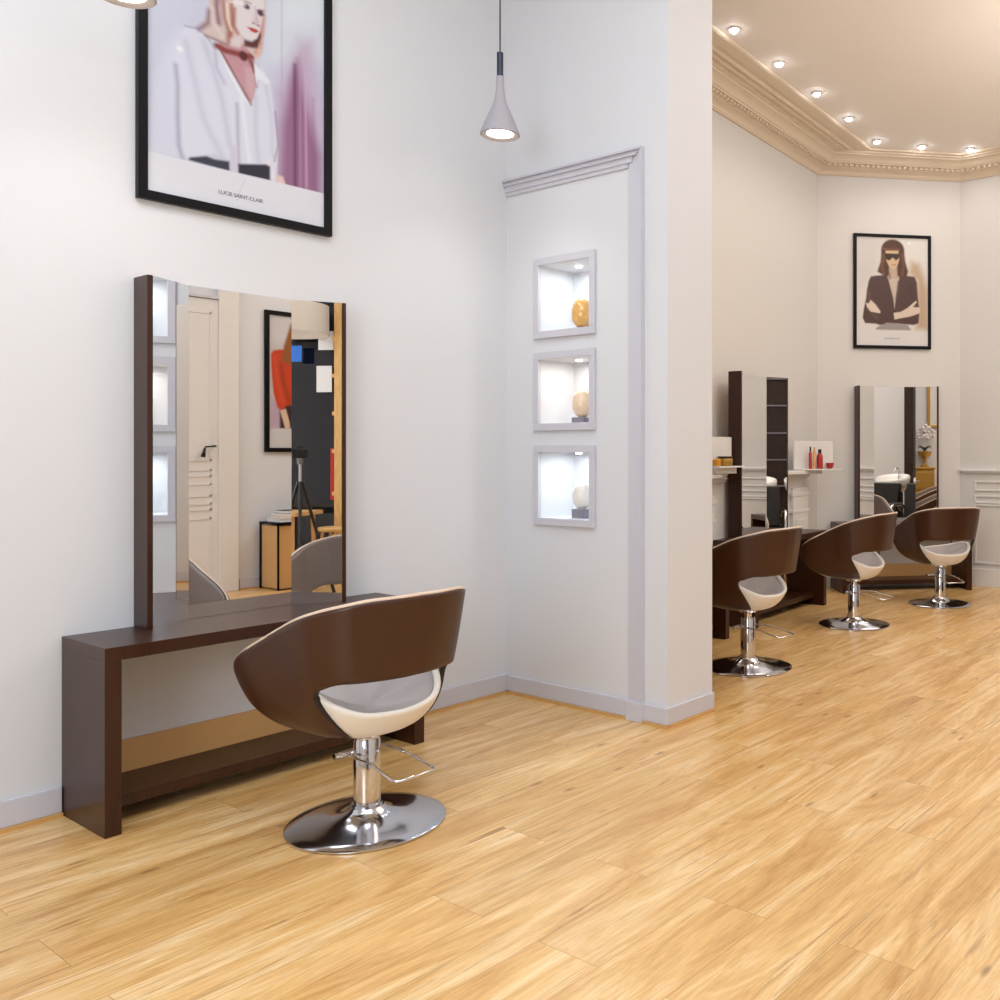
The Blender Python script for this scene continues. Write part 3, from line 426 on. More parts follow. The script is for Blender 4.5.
# ---------------------------------------------------------------- styling consoles and folding mirrors
def make_console(label, loc, rotz):
    t = thing('styling_console', label, 'console table', loc, rotz, 'styling consoles')
    Wd, Dp, Hh = 0.690, 0.393, 0.69
    B1('top', (-Wd, Wd, -Dp, -0.002, Hh-0.05, Hh), M['wenge'], t, bevel=0.0015)
    for s in (-1, 1):
        bm = BM(); a, b = sorted((s*Wd, s*(Wd-0.056))); box(bm, a, b, -Dp, -0.002, 0, Hh-0.05); obj('leg', bm, M['wenge'], t, bevel=0.0015)
    B1('foot_shelf', (-Wd+0.047, Wd-0.056, -Dp+0.11, -0.014, 0.064, 0.108), M['wenge'], t, bevel=0.0015)
    B1('back_rail', (-Wd+0.047, Wd-0.056, -0.014, -0.002, 0.064, 0.237), M['tan'], t)
    return t
def make_mirror(label, loc, rotz, z1=1.395):
    t = thing('folding_mirror', label, 'mirror', loc, rotz, 'three-part styling mirrors')
    W, D, z0, f = 0.440, 0.124, 0.0, 0.231
    # cabinet: wenge side boards with a thin carcass following the folded glass
    for s in (-1, 1):
        a, b = sorted((s*W, s*(W-0.018))); B1('side_board', (a, b, -D, -0.001, z0, z1), M['wenge'], t, bevel=0.001)
    bm = BM(); prism(bm, [(-W+0.018, -0.001), (-W+0.018, -D+0.006), (-f, -0.007), (f, -0.007), (W-0.018, -D+0.006), (W-0.018, -0.001)], z0, z1-0.002)
    obj('carcass', bm, M['tan'], t)
    gap = 0.0015
    def panel(p, q):
        p, q = Vector(p), Vector(q); u = (q-p).normalized(); n = Vector((u.y, -u.x))
        p, q = p+u*gap, q-u*gap
        bm = BM(); prism(bm, [tuple(p+n*0.001), tuple(q+n*0.001), tuple(q+n*0.005), tuple(p+n*0.005)], z0+0.001, z1-0.001)
        obj('mirror_panel', bm, M['mirror'], t, recalc=True)
    panel((-W+0.018, -D+0.006), (-f, -0.007)); panel((-f, -0.007), (f, -0.007)); panel((f, -0.007), (W-0.018, -D+0.006))
    return t
make_console('dark brown open console standing against the left wall below the large poster', (XL, 2.115, 0), R(90))
make_mirror('large three-part mirror on the dark console by the left wall', (XL, 2.120, 0.69), R(90), 1.428)
sA = -1.63; cA = ptA(sA, 0.131)
make_console('dark brown console against the white mantel, second from the pillar', (cA.x, cA.y, 0), aA)
make_mirror('tall folding mirror standing before the white mantel beside the pillar', (cA.x, cA.y, 0.69), aA)
cA1 = ptA(sA-1.79, 0.131)
make_console('dark brown console mostly hidden behind the white pillar', (cA1.x, cA1.y, 0), aA)
make_mirror('folding mirror hidden behind the white pillar', (cA1.x, cA1.y, 0.69), aA)
cB = Vector((BCx, BCy)) + dB*-0.75 + nB*0.028
make_console('dark brown console in the angled far corner below the small poster', (cB.x, cB.y, 0), R(45))
cBm = Vector((BCx, BCy)) + dB*-0.735 + nB*0.006
make_mirror('folding mirror under the small poster in the far corner', (cBm.x, cBm.y, 0.69), R(45), 1.408)

# white mantel behind the second console
mt = thing('mantelpiece', 'white moulded mantelpiece projecting behind the console beside the pillar', 'mantelpiece', (*ptA(sA), 0), aA)
bm = BM(); box(bm, -1.00, 1.16, -0.085, -0.001, 0, 1.15); obj('chimney_breast', bm, M['white'], mt, bevel=0.004)
bm = BM(); prism(bm, [(-1.12, -0.001), (-1.12, -0.22), (-0.68, -0.22), (-0.68, -0.118), (0.47, -0.118), (0.47, -0.22), (1.28, -0.22), (1.28, -0.001)], 1.195, 1.232); obj('mantel_shelf', bm, M['white'], mt, bevel=0.008)
bm = BM()
for z0, z1, d, e in ((1.15, 1.172, 0.105, 0.03), (1.172, 1.195, 0.115, 0.07)): box(bm, -1.00-e, 1.16+e, -d, -0.001, z0, z1)
for xx in (0.80, -1.0):
    box(bm, xx+0.02, xx+0.36, -0.122, -0.085, 0.0, 1.06); box(bm, xx, xx+0.38, -0.128, -0.085, 0.98, 1.02); box(bm, xx, xx+0.38, -0.128, -0.085, 0.82, 0.85)
    box(bm, xx+0.07, xx+0.31, -0.130, -0.122, 0.2, 0.76)
obj('moulding', bm, M['white'], mt, bevel=0.005)

def display(label, loc, rz, w_, h_, low=0.0):
    t = thing('display_stand', label, 'display stand', loc, rz, 'white product display stands')
    B1('back_board', (-w_/2, w_/2, 0.03, 0.042, 0.012, h_), M['white'], t, bevel=0.001)
    if low: B1('plinth', (-w_/2+0.03, w_/2-0.03, -0.04, 0.03, -low, 0), M['white'], t)
    B1('base_board', (-w_/2, w_/2, -0.10, 0.042, 0, 0.012), M['white'], t, bevel=0.001)
    return t
def bottle(name, label, cat, loc, prof, m, capprof=None, capm=None, rz=0, grp=None):
    t = thing(name, label, cat, loc, rz, grp)
    bm = BM(); lathe(bm, prof, 20); obj('body', bm, m, t, smooth='auto')
    if capprof: bm = BM(); lathe(bm, capprof, 16); obj('cap', bm, capm, t, smooth='auto')
    return t
# right-hand stand with red products
dr = ptA(-0.52, 0.225); rz = R(70); ux = Vector((math.cos(rz), math.sin(rz)))
display('white display stand with red products on the right end of the mantel', (dr.x, dr.y, 1.233), rz, 0.50, 0.285)
def on(v, along, out=0.035, z=1.2462): return (v.x+ux.x*along+ux.y*out, v.y+ux.y*along-ux.x*out, z)
bottle('styling_bottle', 'slim red tube standing leftmost on the white stand', 'bottle', on(dr, -0.10), [(0.014, 0), (0.016, 0.01), (0.016, 0.15), (0.008, 0.17)], M['red'], [(0.009, 0.17), (0.008, 0.215), (0, 0.215)], M['black'])
bottle('styling_bottle', 'slim golden tube between the two red bottles', 'bottle', on(dr, -0.05), [(0.011, 0), (0.012, 0.01), (0.012, 0.17), (0.006, 0.19)], M['egg_amber'], [(0.007, 0.19), (0.006, 0.21), (0, 0.21)], M['gold'])
bottle('styling_bottle', 'stout red bottle with a black cap on the white stand', 'bottle', on(dr, 0.02), [(0.028, 0), (0.031, 0.01), (0.031, 0.12), (0.022, 0.145), (0.014, 0.15)], M['red'], [(0.017, 0.15), (0.017, 0.19), (0, 0.19)], M['black'])
bottle('product_jar', 'red round jar rightmost on the white stand', 'jar', on(dr, 0.15), [(0.022, 0), (0.036, 0.02), (0.042, 0.05), (0.040, 0.058), (0, 0.058)], M['red'])
dl = ptA(-2.285, 0.20); rz2 = aA-R(4); ux = Vector((math.cos(rz2), math.sin(rz2)))
display('white display stand with golden jars on the left end of the mantel', (dl.x, dl.y, 1.282), rz2, 0.36, 0.25, 0.0495)
bottle('product_jar', 'wide golden jar with a brown lid beside the mirror', 'jar', on(dl, -0.01, z=1.2952), [(0.05, 0), (0.06, 0.012), (0.062, 0.05), (0.058, 0.06)], M['gold'], [(0.06, 0.06), (0.06, 0.078), (0, 0.078)], M['wenge'])
bottle('product_jar', 'small golden and red jar next to the pillar edge', 'jar', on(dl, -0.13, z=1.2952), [(0.03, 0), (0.034, 0.01), (0.034, 0.05), (0.02, 0.06), (0, 0.06)], M['amber'])

# ---------------------------------------------------------------- styling chairs
def pchip(x, X, Y): return float(np.interp(x, X, Y))
_pz = np.array([0.350, 0.360, 0.38, 0.42, 0.47, 0.52, 0.57, 0.62, 0.70, 0.80, 0.90])
_pg = np.array([0.00, 0.28, 0.48, 0.66, 0.78, 0.85, 0.90, 0.94, 0.995, 1.055, 1.112])
def cosmooth(x, X, Y):
    # monotone cubic
    X = list(X); Y = list(Y)
    if x <= X[0]: return Y[0]
    if x >= X[-1]: return Y[-1]
    i = max(j for j in range(len(X)-1) if X[j] <= x)
    h = X[i+1]-X[i]; dl_ = (Y[i+1]-Y[i])/h
    def slope(j):
        if j <= 0: return (Y[1]-Y[0])/(X[1]-X[0])
        if j >= len(X)-1: return (Y[-1]-Y[-2])/(X[-1]-X[-2])
        a = (Y[j]-Y[j-1])/(X[j]-X[j-1]); b = (Y[j+1]-Y[j])/(X[j+1]-X[j])
        return 0 if a*b <= 0 else 2*a*b/(a+b)
    m0, m1 = slope(i), slope(i+1); t = (x-X[i])/h
    return (2*t**3-3*t*t+1)*Y[i]+(t**3-2*t*t+t)*h*m0+(-2*t**3+3*t*t)*Y[i+1]+(t**3-t*t)*h*m1
PLX = [0, 25, 45, 65, 80, 90, 100, 110, 120, 130, 136, 180]
PLY = [0.312, 0.322, 0.337, 0.334, 0.327, 0.328, 0.343, 0.375, 0.426, 0.484, 0.508, 0.37]
ZTX = [0, 30, 50, 70, 90, 105, 118, 128, 133, 136]
ZTY = [0.892, 0.888, 0.868, 0.834, 0.787, 0.743, 0.694, 0.640, 0.596, 0.520]
def shell_pt(phi, z, k=1.0, warp=False):
    a = abs(phi)
    if warp and z < 0.54: phi = math.copysign(a-30*min(1, (0.54-z)/0.19)*max(0, min(1, (112-a)/36)), phi)
    pl = cosmooth(a, PLX, PLY); g = cosmooth(z, _pz, _pg)
    r = (0.075 + (pl-0.075)*g)*k
    p = R(phi)
    return Vector((r*math.sin(p), -r*math.cos(p), z))      # chair faces +Y, the back is at -Y
CUT0, CUT1 = 62, 76
def zlow(a):
    if a <= 46: return 0.600
    if a <= CUT0: return 0.600-0.022*((a-46)/(CUT0-46))**2
    if a < CUT1: s = (a-CUT0)/(CUT1-CUT0); return 0.351 + (0.578-0.351)*(1-s**2.6)**0.75
    return cosmooth(a, [CUT1, 88, 100, 112, 122, 129, 133.5, 136], [0.351, 0.351, 0.355, 0.366, 0.385, 0.408, 0.448, 0.520])
def make_shell_bm():
    ph = [i*4.0 for i in range(0, 16)] + [62, 64, 66, 68, 69.5, 71, 72.3, 73.3, 74.2, 75, 75.6, 76] + [79, 83, 87, 91, 95, 99, 103, 107, 111, 115, 118, 121, 124, 126.5, 129, 131, 132.5, 133.8, 134.8, 135.5, 136]
    ph = sorted(set([-p for p in ph] + ph)); rows = 18
    bm = BM(); g = []
    for p in ph:
        z0, z1 = zlow(abs(p)), cosmooth(abs(p), ZTX, ZTY)
        if z1-z0 < 0.004: z1 = z0+0.004
        g.append([bm.verts.new(shell_pt(p, z0+(z1-z0)*j/rows, 1.0, abs(p) > 60)) for j in range(rows+1)])
    for a, b in zip(g, g[1:]):
        for j in range(rows): bm.faces.new([a[j], b[j], b[j+1], a[j+1]])
    return bm
def seat_lip(a): return cosmooth(a, [0, 30, 60, 78, 110, 150, 180], [0.466, 0.474, 0.520, 0.560, 0.550, 0.500, 0.490])
def seat_r(phi, z, k): return shell_pt(phi, z, k)
def make_chair(label, loc, face_deg, lift=0.0, src=None):
    t = thing('styling_chair', label, 'chair', loc, R(face_deg-90), 'brown tub styling chairs')
    if src:
        for ch in src.children:
            c = ch.copy(); COL.objects.link(c); c.parent = t
            if ch.name.split('.')[0] in ('backrest_shell', 'piping', 'seat_bucket', 'seat_cushion', 'seat_plate'): c.location.z += lift
            for g in ch.children: d = g.copy(); COL.objects.link(d); d.parent = c
        if lift > 0: bm = BM(); lathe(bm, [(0.026, 0.32), (0.026, 0.335+lift)], 20); obj('piston', bm, M['chrome'], t, smooth='auto')
        return t
    sh = obj('backrest_shell', make_shell_bm(), [M['shell'], M['leather'], M['edge']], t, smooth=True, recalc=False)
    bm = BM(); tube(bm, [Vector((v.x*0.975, v.y*0.975, v.z+0.001)) for v in [shell_pt(p, cosmooth(abs(p), ZTX, ZTY)) for p in [i*2.0 for i in range(-67, 68)]]], 0.0085, 8); obj('piping', bm, M['piping'], t, smooth=True)
    so = sh.modifiers.new('thick', 'SOLIDIFY'); so.thickness = 0.026; so.offset = -1; so.material_offset = 1; so.material_offset_rim = 2; so.use_even_offset = False
    # seat bucket, cream outside
    bm = BM(); rings = []
    N = 56; az = [-180+360*i/N for i in range(N)]
    for j in range(13):
        s = j/12; ring = []
        for p in az:
            zl = seat_lip(abs(p)); z = 0.351+(zl-0.012-0.351)*s; ring.append(bm.verts.new(seat_r(p, z, 0.925)))
        rings.append(ring)
    for k, dz, kk in ((1, -0.003, 0.918), (2, 0.0, 0.885), (3, -0.003, 0.852), (4, -0.012, 0.835), (5, -0.03, 0.82)):
        rings.append([bm.verts.new(Vector((v.x, v.y, seat_lip(abs(p))+dz))) for p in az for v in [seat_r(p, seat_lip(abs(p))-0.012, kk)]])
    rings.append([bm.verts.new(Vector((v.x*0.5, v.y*0.5, 0.40))) for p in az for v in [seat_r(p, 0.45, 0.8)]])
    for a, b in zip(rings, rings[1:]):
        for i in range(N): bm.faces.new([a[i], a[(i+1) % N], b[(i+1) % N], b[i]])
    bm.faces.new(rings[-1]); bm.faces.new(rings[0][::-1])
    obj('seat_bucket', bm, M['cream'], t, smooth=True)
    bm = BM(); rings = []
    for kk, dz in ((0.832, -0.040), (0.834, -0.014), (0.815, -0.006), (0.74, -0.010), (0.55, -0.024), (0.3, -0.032), (0.1, -0.034)):
        rings.append([bm.verts.new(Vector((v.x*kk/0.834, v.y*kk/0.834, (seat_lip(abs(p))*min(1, kk/0.74*0.9)+0.476*(1-min(1, kk/0.74*0.9)))+dz))) for p in az for v in [seat_r(p, seat_lip(abs(p))-0.012, 0.834)]])
    for a, b in zip(rings, rings[1:]):
        for i in range(N): bm.faces.new([a[i], a[(i+1) % N], b[(i+1) % N], b[i]])
    bm.faces.new(rings[-1])
    obj('seat_cushion', bm, M['seatgrey'], t, smooth=True)
    bm = BM(); lathe(bm, [(0.050, 0.330), (0.060, 0.336), (0.066, 0.3505)], 24); obj('seat_plate', bm, M['chrome'], t, smooth='auto')
    # round base with a trumpet rise, sleeve, pump lever
    bm = BM(); lathe(bm, [(0.281, 0.0), (0.2875, 0.003), (0.2875, 0.008), (0.282, 0.011), (0.24, 0.016), (0.19, 0.021), (0.15, 0.026), (0.12, 0.032), (0.098, 0.039), (0.082, 0.047), (0.070, 0.057), (0.062, 0.068)], 72); obj('base', bm, M['steel'], t, smooth='auto')
    bm = BM(); lathe(bm, [(0.055, 0.064), (0.055, 0.078), (0.049, 0.079), (0.049, 0.314), (0.046, 0.320), (0.046, 0.330)], 36); obj('column', bm, M['chrome'], t, smooth='auto')
    bm = BM()
    pth = [(0.073, 0.02, 0.272), (0.078, -0.06, 0.272), (0.078, -0.14, 0.270), (0.085, -0.22, 0.252), (0.088, -0.285, 0.240), (0.074, -0.305, 0.238), (-0.074, -0.305, 0.238), (-0.088, -0.285, 0.240), (-0.085, -0.22, 0.252), (-0.078, -0.14, 0.270), (-0.078, -0.06, 0.272), (-0.073, 0.02, 0.272)]
    tube(bm, pth, 0.0055, 8); obj('pump_lever', bm, M['chrome'], t, smooth=True)
    bm = BM(); tube(bm, [(-0.04, 0.03, 0.272), (-0.118, 0.03, 0.272)], 0.012, 14); obj('lever_pivot', bm, M['chrome'], t, smooth='auto')
    return t
ch0 = make_chair('large brown tub chair nearest the camera, facing the left wall mirror', (-3.104, 2.071, 0), 180)
make_chair('brown tub chair partly cut off by the white pillar', (-3.326, 5.021, 0), 180, 0.03, ch0)
make_chair('brown tub chair in the middle of the three in the back room', (-3.446, 6.769, 0), 182, 0.025, ch0)
make_chair('brown tub chair farthest right, before the far corner mirror', (-3.265, 8.151, 0), 140, 0.015, ch0)

# ---------------------------------------------------------------- posters
def raster(ops, W_, H_, res):
    nx, ny = int(W_/res)+1, int(H_/res)+1
    X, Y = np.meshgrid(np.linspace(0, W_, nx), np.linspace(0, H_, ny))
    img = np.ones((ny, nx, 3))*0.8
    def seg(X, Y, a, b):
        ax, ay = a; bx, by = b; dx, dy = bx-ax, by-ay; L2 = dx*dx+dy*dy+1e-12
        t = np.clip(((X-ax)*dx+(Y-ay)*dy)/L2, 0, 1); return np.hypot(X-ax-t*dx, Y-ay-t*dy)
    for o in ops:
        if o[0] == 'p':
            _, P, col, bl = o; ins = np.zeros(X.shape, bool); d = np.full(X.shape, 9.0)
            for a, b in zip(P, P[1:]+P[:1]):
                d = np.minimum(d, seg(X, Y, a, b))
                if abs(a[1]-b[1]) > 1e-9:
                    c = ((a[1] > Y) != (b[1] > Y)) & (X < (b[0]-a[0])*(Y-a[1])/(b[1]-a[1])+a[0]); ins ^= c
            sd = np.where(ins, d, -d); al = np.clip(sd/max(bl, 1e-4)*0.5+0.5, 0, 1)
        elif o[0] == 'l':
            _, P, wd, col, alp, bl = o; d = np.full(X.shape, 9.0)
            for a, b in zip(P, P[1:]): d = np.minimum(d, seg(X, Y, a, b))
            al = np.clip((wd/2-d)/max(bl*1.3, 1e-4)*0.5+0.5, 0, 1)*alp*0.95
        else:
            _, c, r, col, bl = o; rr = np.hypot((X-c[0])/max(r[0], 1e-4), (Y-c[1])/max(r[1], 1e-4))
            al = np.clip((1-rr)*min(r)/max(bl, 1e-4)*0.5+0.5, 0, 1)
        al = al*al*(3-2*al); img = img*(1-al[..., None]) + np.array(lin(col))*al[..., None]
    return X, Y, img*0.86
mp_ = bpy.data.materials.new('printed_poster'); mp_.use_nodes = True
_a = mp_.node_tree.nodes.new('ShaderNodeVertexColor'); _a.layer_name = 'print'
mp_.node_tree.links.new(_a.outputs['Color'], mp_.node_tree.nodes['Principled BSDF'].inputs['Base Color'])
mp_.node_tree.nodes['Principled BSDF'].inputs['Roughness'].default_value = 0.35
mp_.node_tree.nodes['Principled BSDF'].inputs['Specular IOR Level'].default_value = 0.3
def poster(label, loc, rotz, W_, H_, fr, ops, res, fmat, text=None):
    """loc: lower corner of the outer frame on the wall; local X runs along the wall, -Y into the room"""
    t = thing('framed_poster', label, 'poster', loc, rotz, 'framed fashion posters')
    bm = BM()
    for a in ((0, W_, 0, fr), (0, W_, H_-fr, H_), (0, fr, fr, H_-fr), (W_-fr, W_, fr, H_-fr)): box(bm, a[0], a[1], -0.032, -0.002, a[2], a[3])
    obj('frame', bm, fmat, t, bevel=0.0015)
    w_, h_ = W_-2*fr, H_-2*fr
    X, Y, img = raster(ops, w_, h_, res); ny, nx = X.shape
    v = np.stack([X+fr, np.full(X.shape, -0.018), Y+fr], -1).reshape(-1, 3)
    idx = np.arange(nx*ny).reshape(ny, nx)
    f = np.stack([idx[:-1, :-1], idx[:-1, 1:], idx[1:, 1:], idx[1:, :-1]], -1).reshape(-1, 4)
    me = bpy.data.meshes.new('print_sheet'); me.from_pydata(v.tolist(), [], f.tolist())
    ca = me.color_attributes.new('print', 'FLOAT_COLOR', 'POINT')
    ca.data.foreach_set('color', np.concatenate([img.reshape(-1, 3), np.ones((nx*ny, 1))], 1).astype('f').ravel())
    me.materials.append(mp_)
    o = bpy.data.objects.new('print_sheet', me); COL.objects.link(o); o.parent = t
    B1('backing_board', (fr, W_-fr, -0.014, -0.003, fr, H_-fr), M['paper'], t)
    if text:
        s, tx, tz, sz, sp = text
        c = bpy.data.curves.new('caption', 'FONT'); c.body = s; c.size = sz; c.align_x = 'CENTER'; c.space_character = sp; c.extrude = 0.0003
        q = bpy.data.objects.new('caption', c); COL.objects.link(q); bpy.context.view_layer.update()
        me = bpy.data.meshes.new_from_object(q.evaluated_get(bpy.context.evaluated_depsgraph_get())); bpy.data.objects.remove(q)
        me.materials.clear(); me.materials.append(M['ink'])
        q = bpy.data.objects.new('caption', me); COL.objects.link(q); q.parent = t; q.location = (tx, -0.0188, tz); q.rotation_euler = (R(90), 0, 0)
    return t
poster('large framed poster of a blonde woman in a white blouse on the left wall', (XL, 1.685, 2.447), R(90), 0.861, 1.215, 0.037, POSTER_A, 0.004, M['navyf'],
       ('LUCIE SAINT-CLAIR', 2.111-1.685, 2.537-2.447, 0.024, 0.95))
poster('small framed poster of a woman in sunglasses and dark jacket, arms crossed', (-4.4258, 8.6702, 2.497), R(45), 0.850, 1.20, 0.032, POSTER_B, 0.008, M['blackp'],
       ('LUCIE SAINT-CLAIR', 0.42, 0.10, 0.020, 0.95))
# the sheet on the right wall is hung facing the room, so its strokes run from its right edge
PC = []
W3 = 0.90
for o_ in POSTER_C:
    if o_[0] == 'e': PC.append(('e', (W3-0.09-o_[1][0], o_[1][1]))+tuple(o_[2:]))
    else: PC.append((o_[0], [(W3-0.09-p[0], p[1]) for p in o_[1]])+tuple(o_[2:]))
poster('framed poster of a woman in a red top, hanging on the right wall', (XR, 5.083+W3, 1.41), R(-90), W3, 1.49, 0.045, PC, 0.008, M['blackp'])

# ---------------------------------------------------------------- pendant lamps and ceiling spots
def pendant(label, x, y, z, pw):
    t = thing('pendant_lamp', label, 'lamp', (x, y, z), 0, 'concrete pendant lamps')
    bm = BM()
    lathe(bm, [(0.094, 0.0), (0.100, 0.004), (0.0985, 0.012), (0.080, 0.060), (0.058, 0.112), (0.040, 0.150), (0.028, 0.188), (0.0215, 0.225), (0.0195, 0.265), (0.019, 0.302)], 40, cap=False)
    lathe(bm, [(0.094, 0.0), (0.080, 0.004), (0.068, 0.010)], 40, mi=1, cap=False)
    obj('lamp_shade', bm, [M['concrete'], M['brass']], t, smooth='auto', recalc=False)
    bm = BM(); lathe(bm, [(0.068, 0.010), (0.0, 0.009)], 40, cap=False); obj('diffuser', bm, M['bulb'], t)
    bm = BM(); lathe(bm, [(0.0165, 0.300), (0.0165, 0.424), (0.006, 0.428), (0, 0.428)], 20); obj('socket_tube', bm, M['dkcap'], t, smooth='auto')
    bm = BM(); tube(bm, [(0, 0, 0.42), (0, 0, HC-z-0.03)], 0.0035, 8); obj('cord', bm, M['black'], t)
    bm = BM(); lathe(bm, [(0.05, HC-z-0.035), (0.055, HC-z-0.03), (0.055, HC-z-0.002)], 24); obj('ceiling_rose', bm, M['concrete'], t)
    l = bpy.data.lights.new('pendant_light', 'SPOT'); l.energy = pw; l.color = (1, 0.96, 0.90); l.spot_size = R(120); l.spot_blend = 0.8; l.shadow_soft_size = 0.06
    lo = bpy.data.objects.new('pendant_light', l); COL.objects.link(lo); lo.parent = t; lo.location = (0, 0, -0.005)
pendant('grey concrete cone pendant lamp hanging before the partition wall', -3.627, 3.184, 3.02, 9)
pendant('concrete cone pendant lamp at the top edge, near the large poster', -3.627, 1.445, 3.03, 9)
sl = ['nearest the pillar', 'second from the pillar', 'third from the pillar', 'fourth from the pillar', 'over the ceiling corner', 'second from the right in the arc', 'at the right end of the arc']
for (x, y), l_ in zip([(-3.788, 5.534), (-3.828, 6.224), (-3.882, 6.932), (-3.931, 7.621), (-3.996, 8.344), (-3.692, 8.744), (-3.332, 9.114)], sl):
    t = thing('ceiling_spotlight', 'small lit round ceiling spotlight, ' + l_, 'spotlight', (x, y, HC), 0, 'ceiling spotlights of the back room')
    bm = BM(); lathe(bm, [(0.045, -0.001), (0.045, -0.008), (0.030, -0.012), (0.030, -0.004)], 24); obj('ring', bm, M['white'], t)
    bm = BM(); lathe(bm, [(0.029, -0.010), (0.026, -0.020), (0.015, -0.028), (0, -0.030)], 20); obj('lens', bm, M['spot'], t, smooth=True)
    l = bpy.data.lights.new('spot_light', 'SPOT'); l.energy = 6; l.color = (1, 0.95, 0.88); l.spot_size = R(140); l.spot_blend = 0.9; l.shadow_soft_size = 0.04
    lo = bpy.data.objects.new('spot_light', l); COL.objects.link(lo); lo.parent = t; lo.location = (0, 0, -0.04)

# ---------------------------------------------------------------- what the mirrors show: right side of the front room
d = struct(B1('door_1', (XR-0.03, XR-0.001, 3.72, 4.60, 0, 2.93), M['white']), 'white panelled door in the right wall')
bm = BM()
for z0, z1 in ((0.15, 0.76), (0.83, 0.905), (0.965, 1.10), (1.165, 1.24), (1.32, 2.8)):
    for a in ((3.80, 4.53, z0, z0+0.018), (3.80, 4.53, z1-0.018, z1), (3.80, 3.818, z0, z1), (4.515, 4.53, z0, z1)): box(bm, XR-0.036, XR-0.03, a[0], a[1], a[2], a[3])
obj('panel_moulding', bm, M['white'], d)
bm = BM(); tube(bm, [(XR-0.03, 4.555, 1.47), (XR-0.075, 4.555, 1.47), (XR-0.075, 4.45, 1.46)], 0.008, 8); tube(bm, [(XR-0.075, 4.45, 1.45), (XR-0.075, 4.43, 1.36)], 0.010, 10, r2=0.022); obj('door_handle', bm, M['black'], d, smooth=True)
struct(B1('trim_8', (XR-0.045, XR-0.001, 4.601, 4.80, 0, HC-0.3), M['white'], bevel=0.004), 'white pilaster beside the door')
struct(B1('trim_9', (XR-0.05, XR-0.001, 3.66, 4.60, 2.935, 2.965), M['trim'], bevel=0.004), 'door lintel on the right wall')
t = thing('side_table', 'narrow black metal side table with tan glass panels under the red-top poster', 'table', (0.98, 5.30, 0), 0)
bm = BM()
for sx in (-0.17, 0.17):
    for y_ in (-0.28, -0.095, 0.09, 0.28): box(bm, sx-0.008, sx+0.008, y_-0.008, y_+0.008, 0, 0.672)
for z_ in (0.0, 0.660): box(bm, -0.178, -0.162, -0.288, 0.288, z_, z_+0.012); box(bm, 0.162, 0.178, -0.288, 0.288, z_, z_+0.012)
obj('frame', bm, M['blackp'], t)
B1('panel', (-0.160, 0.160, -0.270, 0.270, 0.014, 0.655), M['tan'], t); B1('top', (-0.18, 0.18, -0.29, 0.29, 0.673, 0.690), M['blackp'], t)
zb = 0.6905
for k, (lb, c_, w2, d2, h2) in enumerate([('thick pale magazine at the bottom of the side table stack', (226, 220, 214), .13, .21, .035), ('yellow book lying second in the side table stack', (214, 164, 52), .12, .20, .022), ('white book lying third in the side table stack', (232, 230, 228), .115, .19, .026), ('black book topmost of the side table stack', (34, 32, 34), .11, .18, .03)]):
    b = thing('book', lb, 'book', (0.97, 5.27+0.01*k, zb), R(3*k), 'books on the side table')
    mc = mat('book_cover', c_, 0.4); B1('cover', (-w2, w2, -d2, d2, 0, 0.003), mc, b); B1('pages', (-w2+.004, w2-.004, -d2+.004, d2, 0.003, h2-.003), M['paper'], b); B1('cover', (-w2, w2, -d2, d2, h2-.003, h2), mc, b); zb += h2+0.0005

# shop window towards the street
bm = BM()
for y_ in (-1.5, -0.95, 0.30): box(bm, XR+0.05, XR+0.11, y_, y_+0.05, 0, 3.1)
for z_ in (0, 0.75, 3.05): box(bm, XR+0.05, XR+0.11, -1.5, 0.35, z_, z_+0.05)
wn = struct(obj('window_1', bm, M['blackp']))
B1('pane', (XR+0.075, XR+0.081, -1.45, 0.30, 0.05, 3.05), M['glass'], wn)
t = thing('street_facade', 'dark building front across the street with lit windows', 'building', (4.2, 0, -0.1), 0)
B1('wall', (0, 0.3, -5, 3.5, 0, 6), M['nightwall'], t)
for y_, z_ in ((-1.3, 3.6), (-3.4, 2.2), (-4.1, 1.4)): B1('window', (-0.02, -0.001, y_, y_+0.16, z_, z_+0.30), M['litwin'], t)
tag(B1('window_sign', (XR-0.05, XR-0.042, -0.78, -0.655, 2.38, 2.55), M['blue']), 'small blue sign in the dark shop window', 'sign')
t = thing('drum_lampshade', 'large cream drum lamp hanging in front of the shop window', 'lamp', (0.72, -0.62, 2.62), 0)
bm = BM(); lathe(bm, [(0.45, 0), (0.45, 0.30)], 48, cap=False); lathe(bm, [(0.442, 0.30), (0.442, 0)], 48, cap=False); obj('lamp_shade', bm, M['shade'], t, smooth=True, recalc=False)
bm = BM(); tube(bm, [(0, 0, 0.25), (0, 0, HC-2.62)], 0.006, 8); tube(bm, [(-0.442, 0, 0.25), (0.442, 0, 0.25)], 0.005, 6); obj('cord', bm, M['black'], t)
for k, (y_, z_, h_, lb) in enumerate([(-0.48, 2.05, 0.28, 'white price card low in the shop window'), (-0.46, 2.50, 0.20, 'white price card high in the shop window'), ]):
    tag(B1('price_card', (XR-0.06, XR-0.05, y_, y_+0.17, z_, z_+h_), M['white']), lb, 'card', 'price cards in the shop window')
t = thing('shelf_ladder', 'tall honey pine shelf ladder beside the shop window', 'shelf', (1.12, -0.225, 0), 0)
bm = BM(); box(bm, -0.03, 0.03, -0.03, 0.05, 0, 3.2); obj('upright', bm, M['pine'], t)
for z_ in (0.5, 0.95, 1.4, 1.8, 2.2, 2.6): B1('rung', (-0.03, 0.03, -0.055, -0.0305, z_, z_+0.04), M['pine'], t)
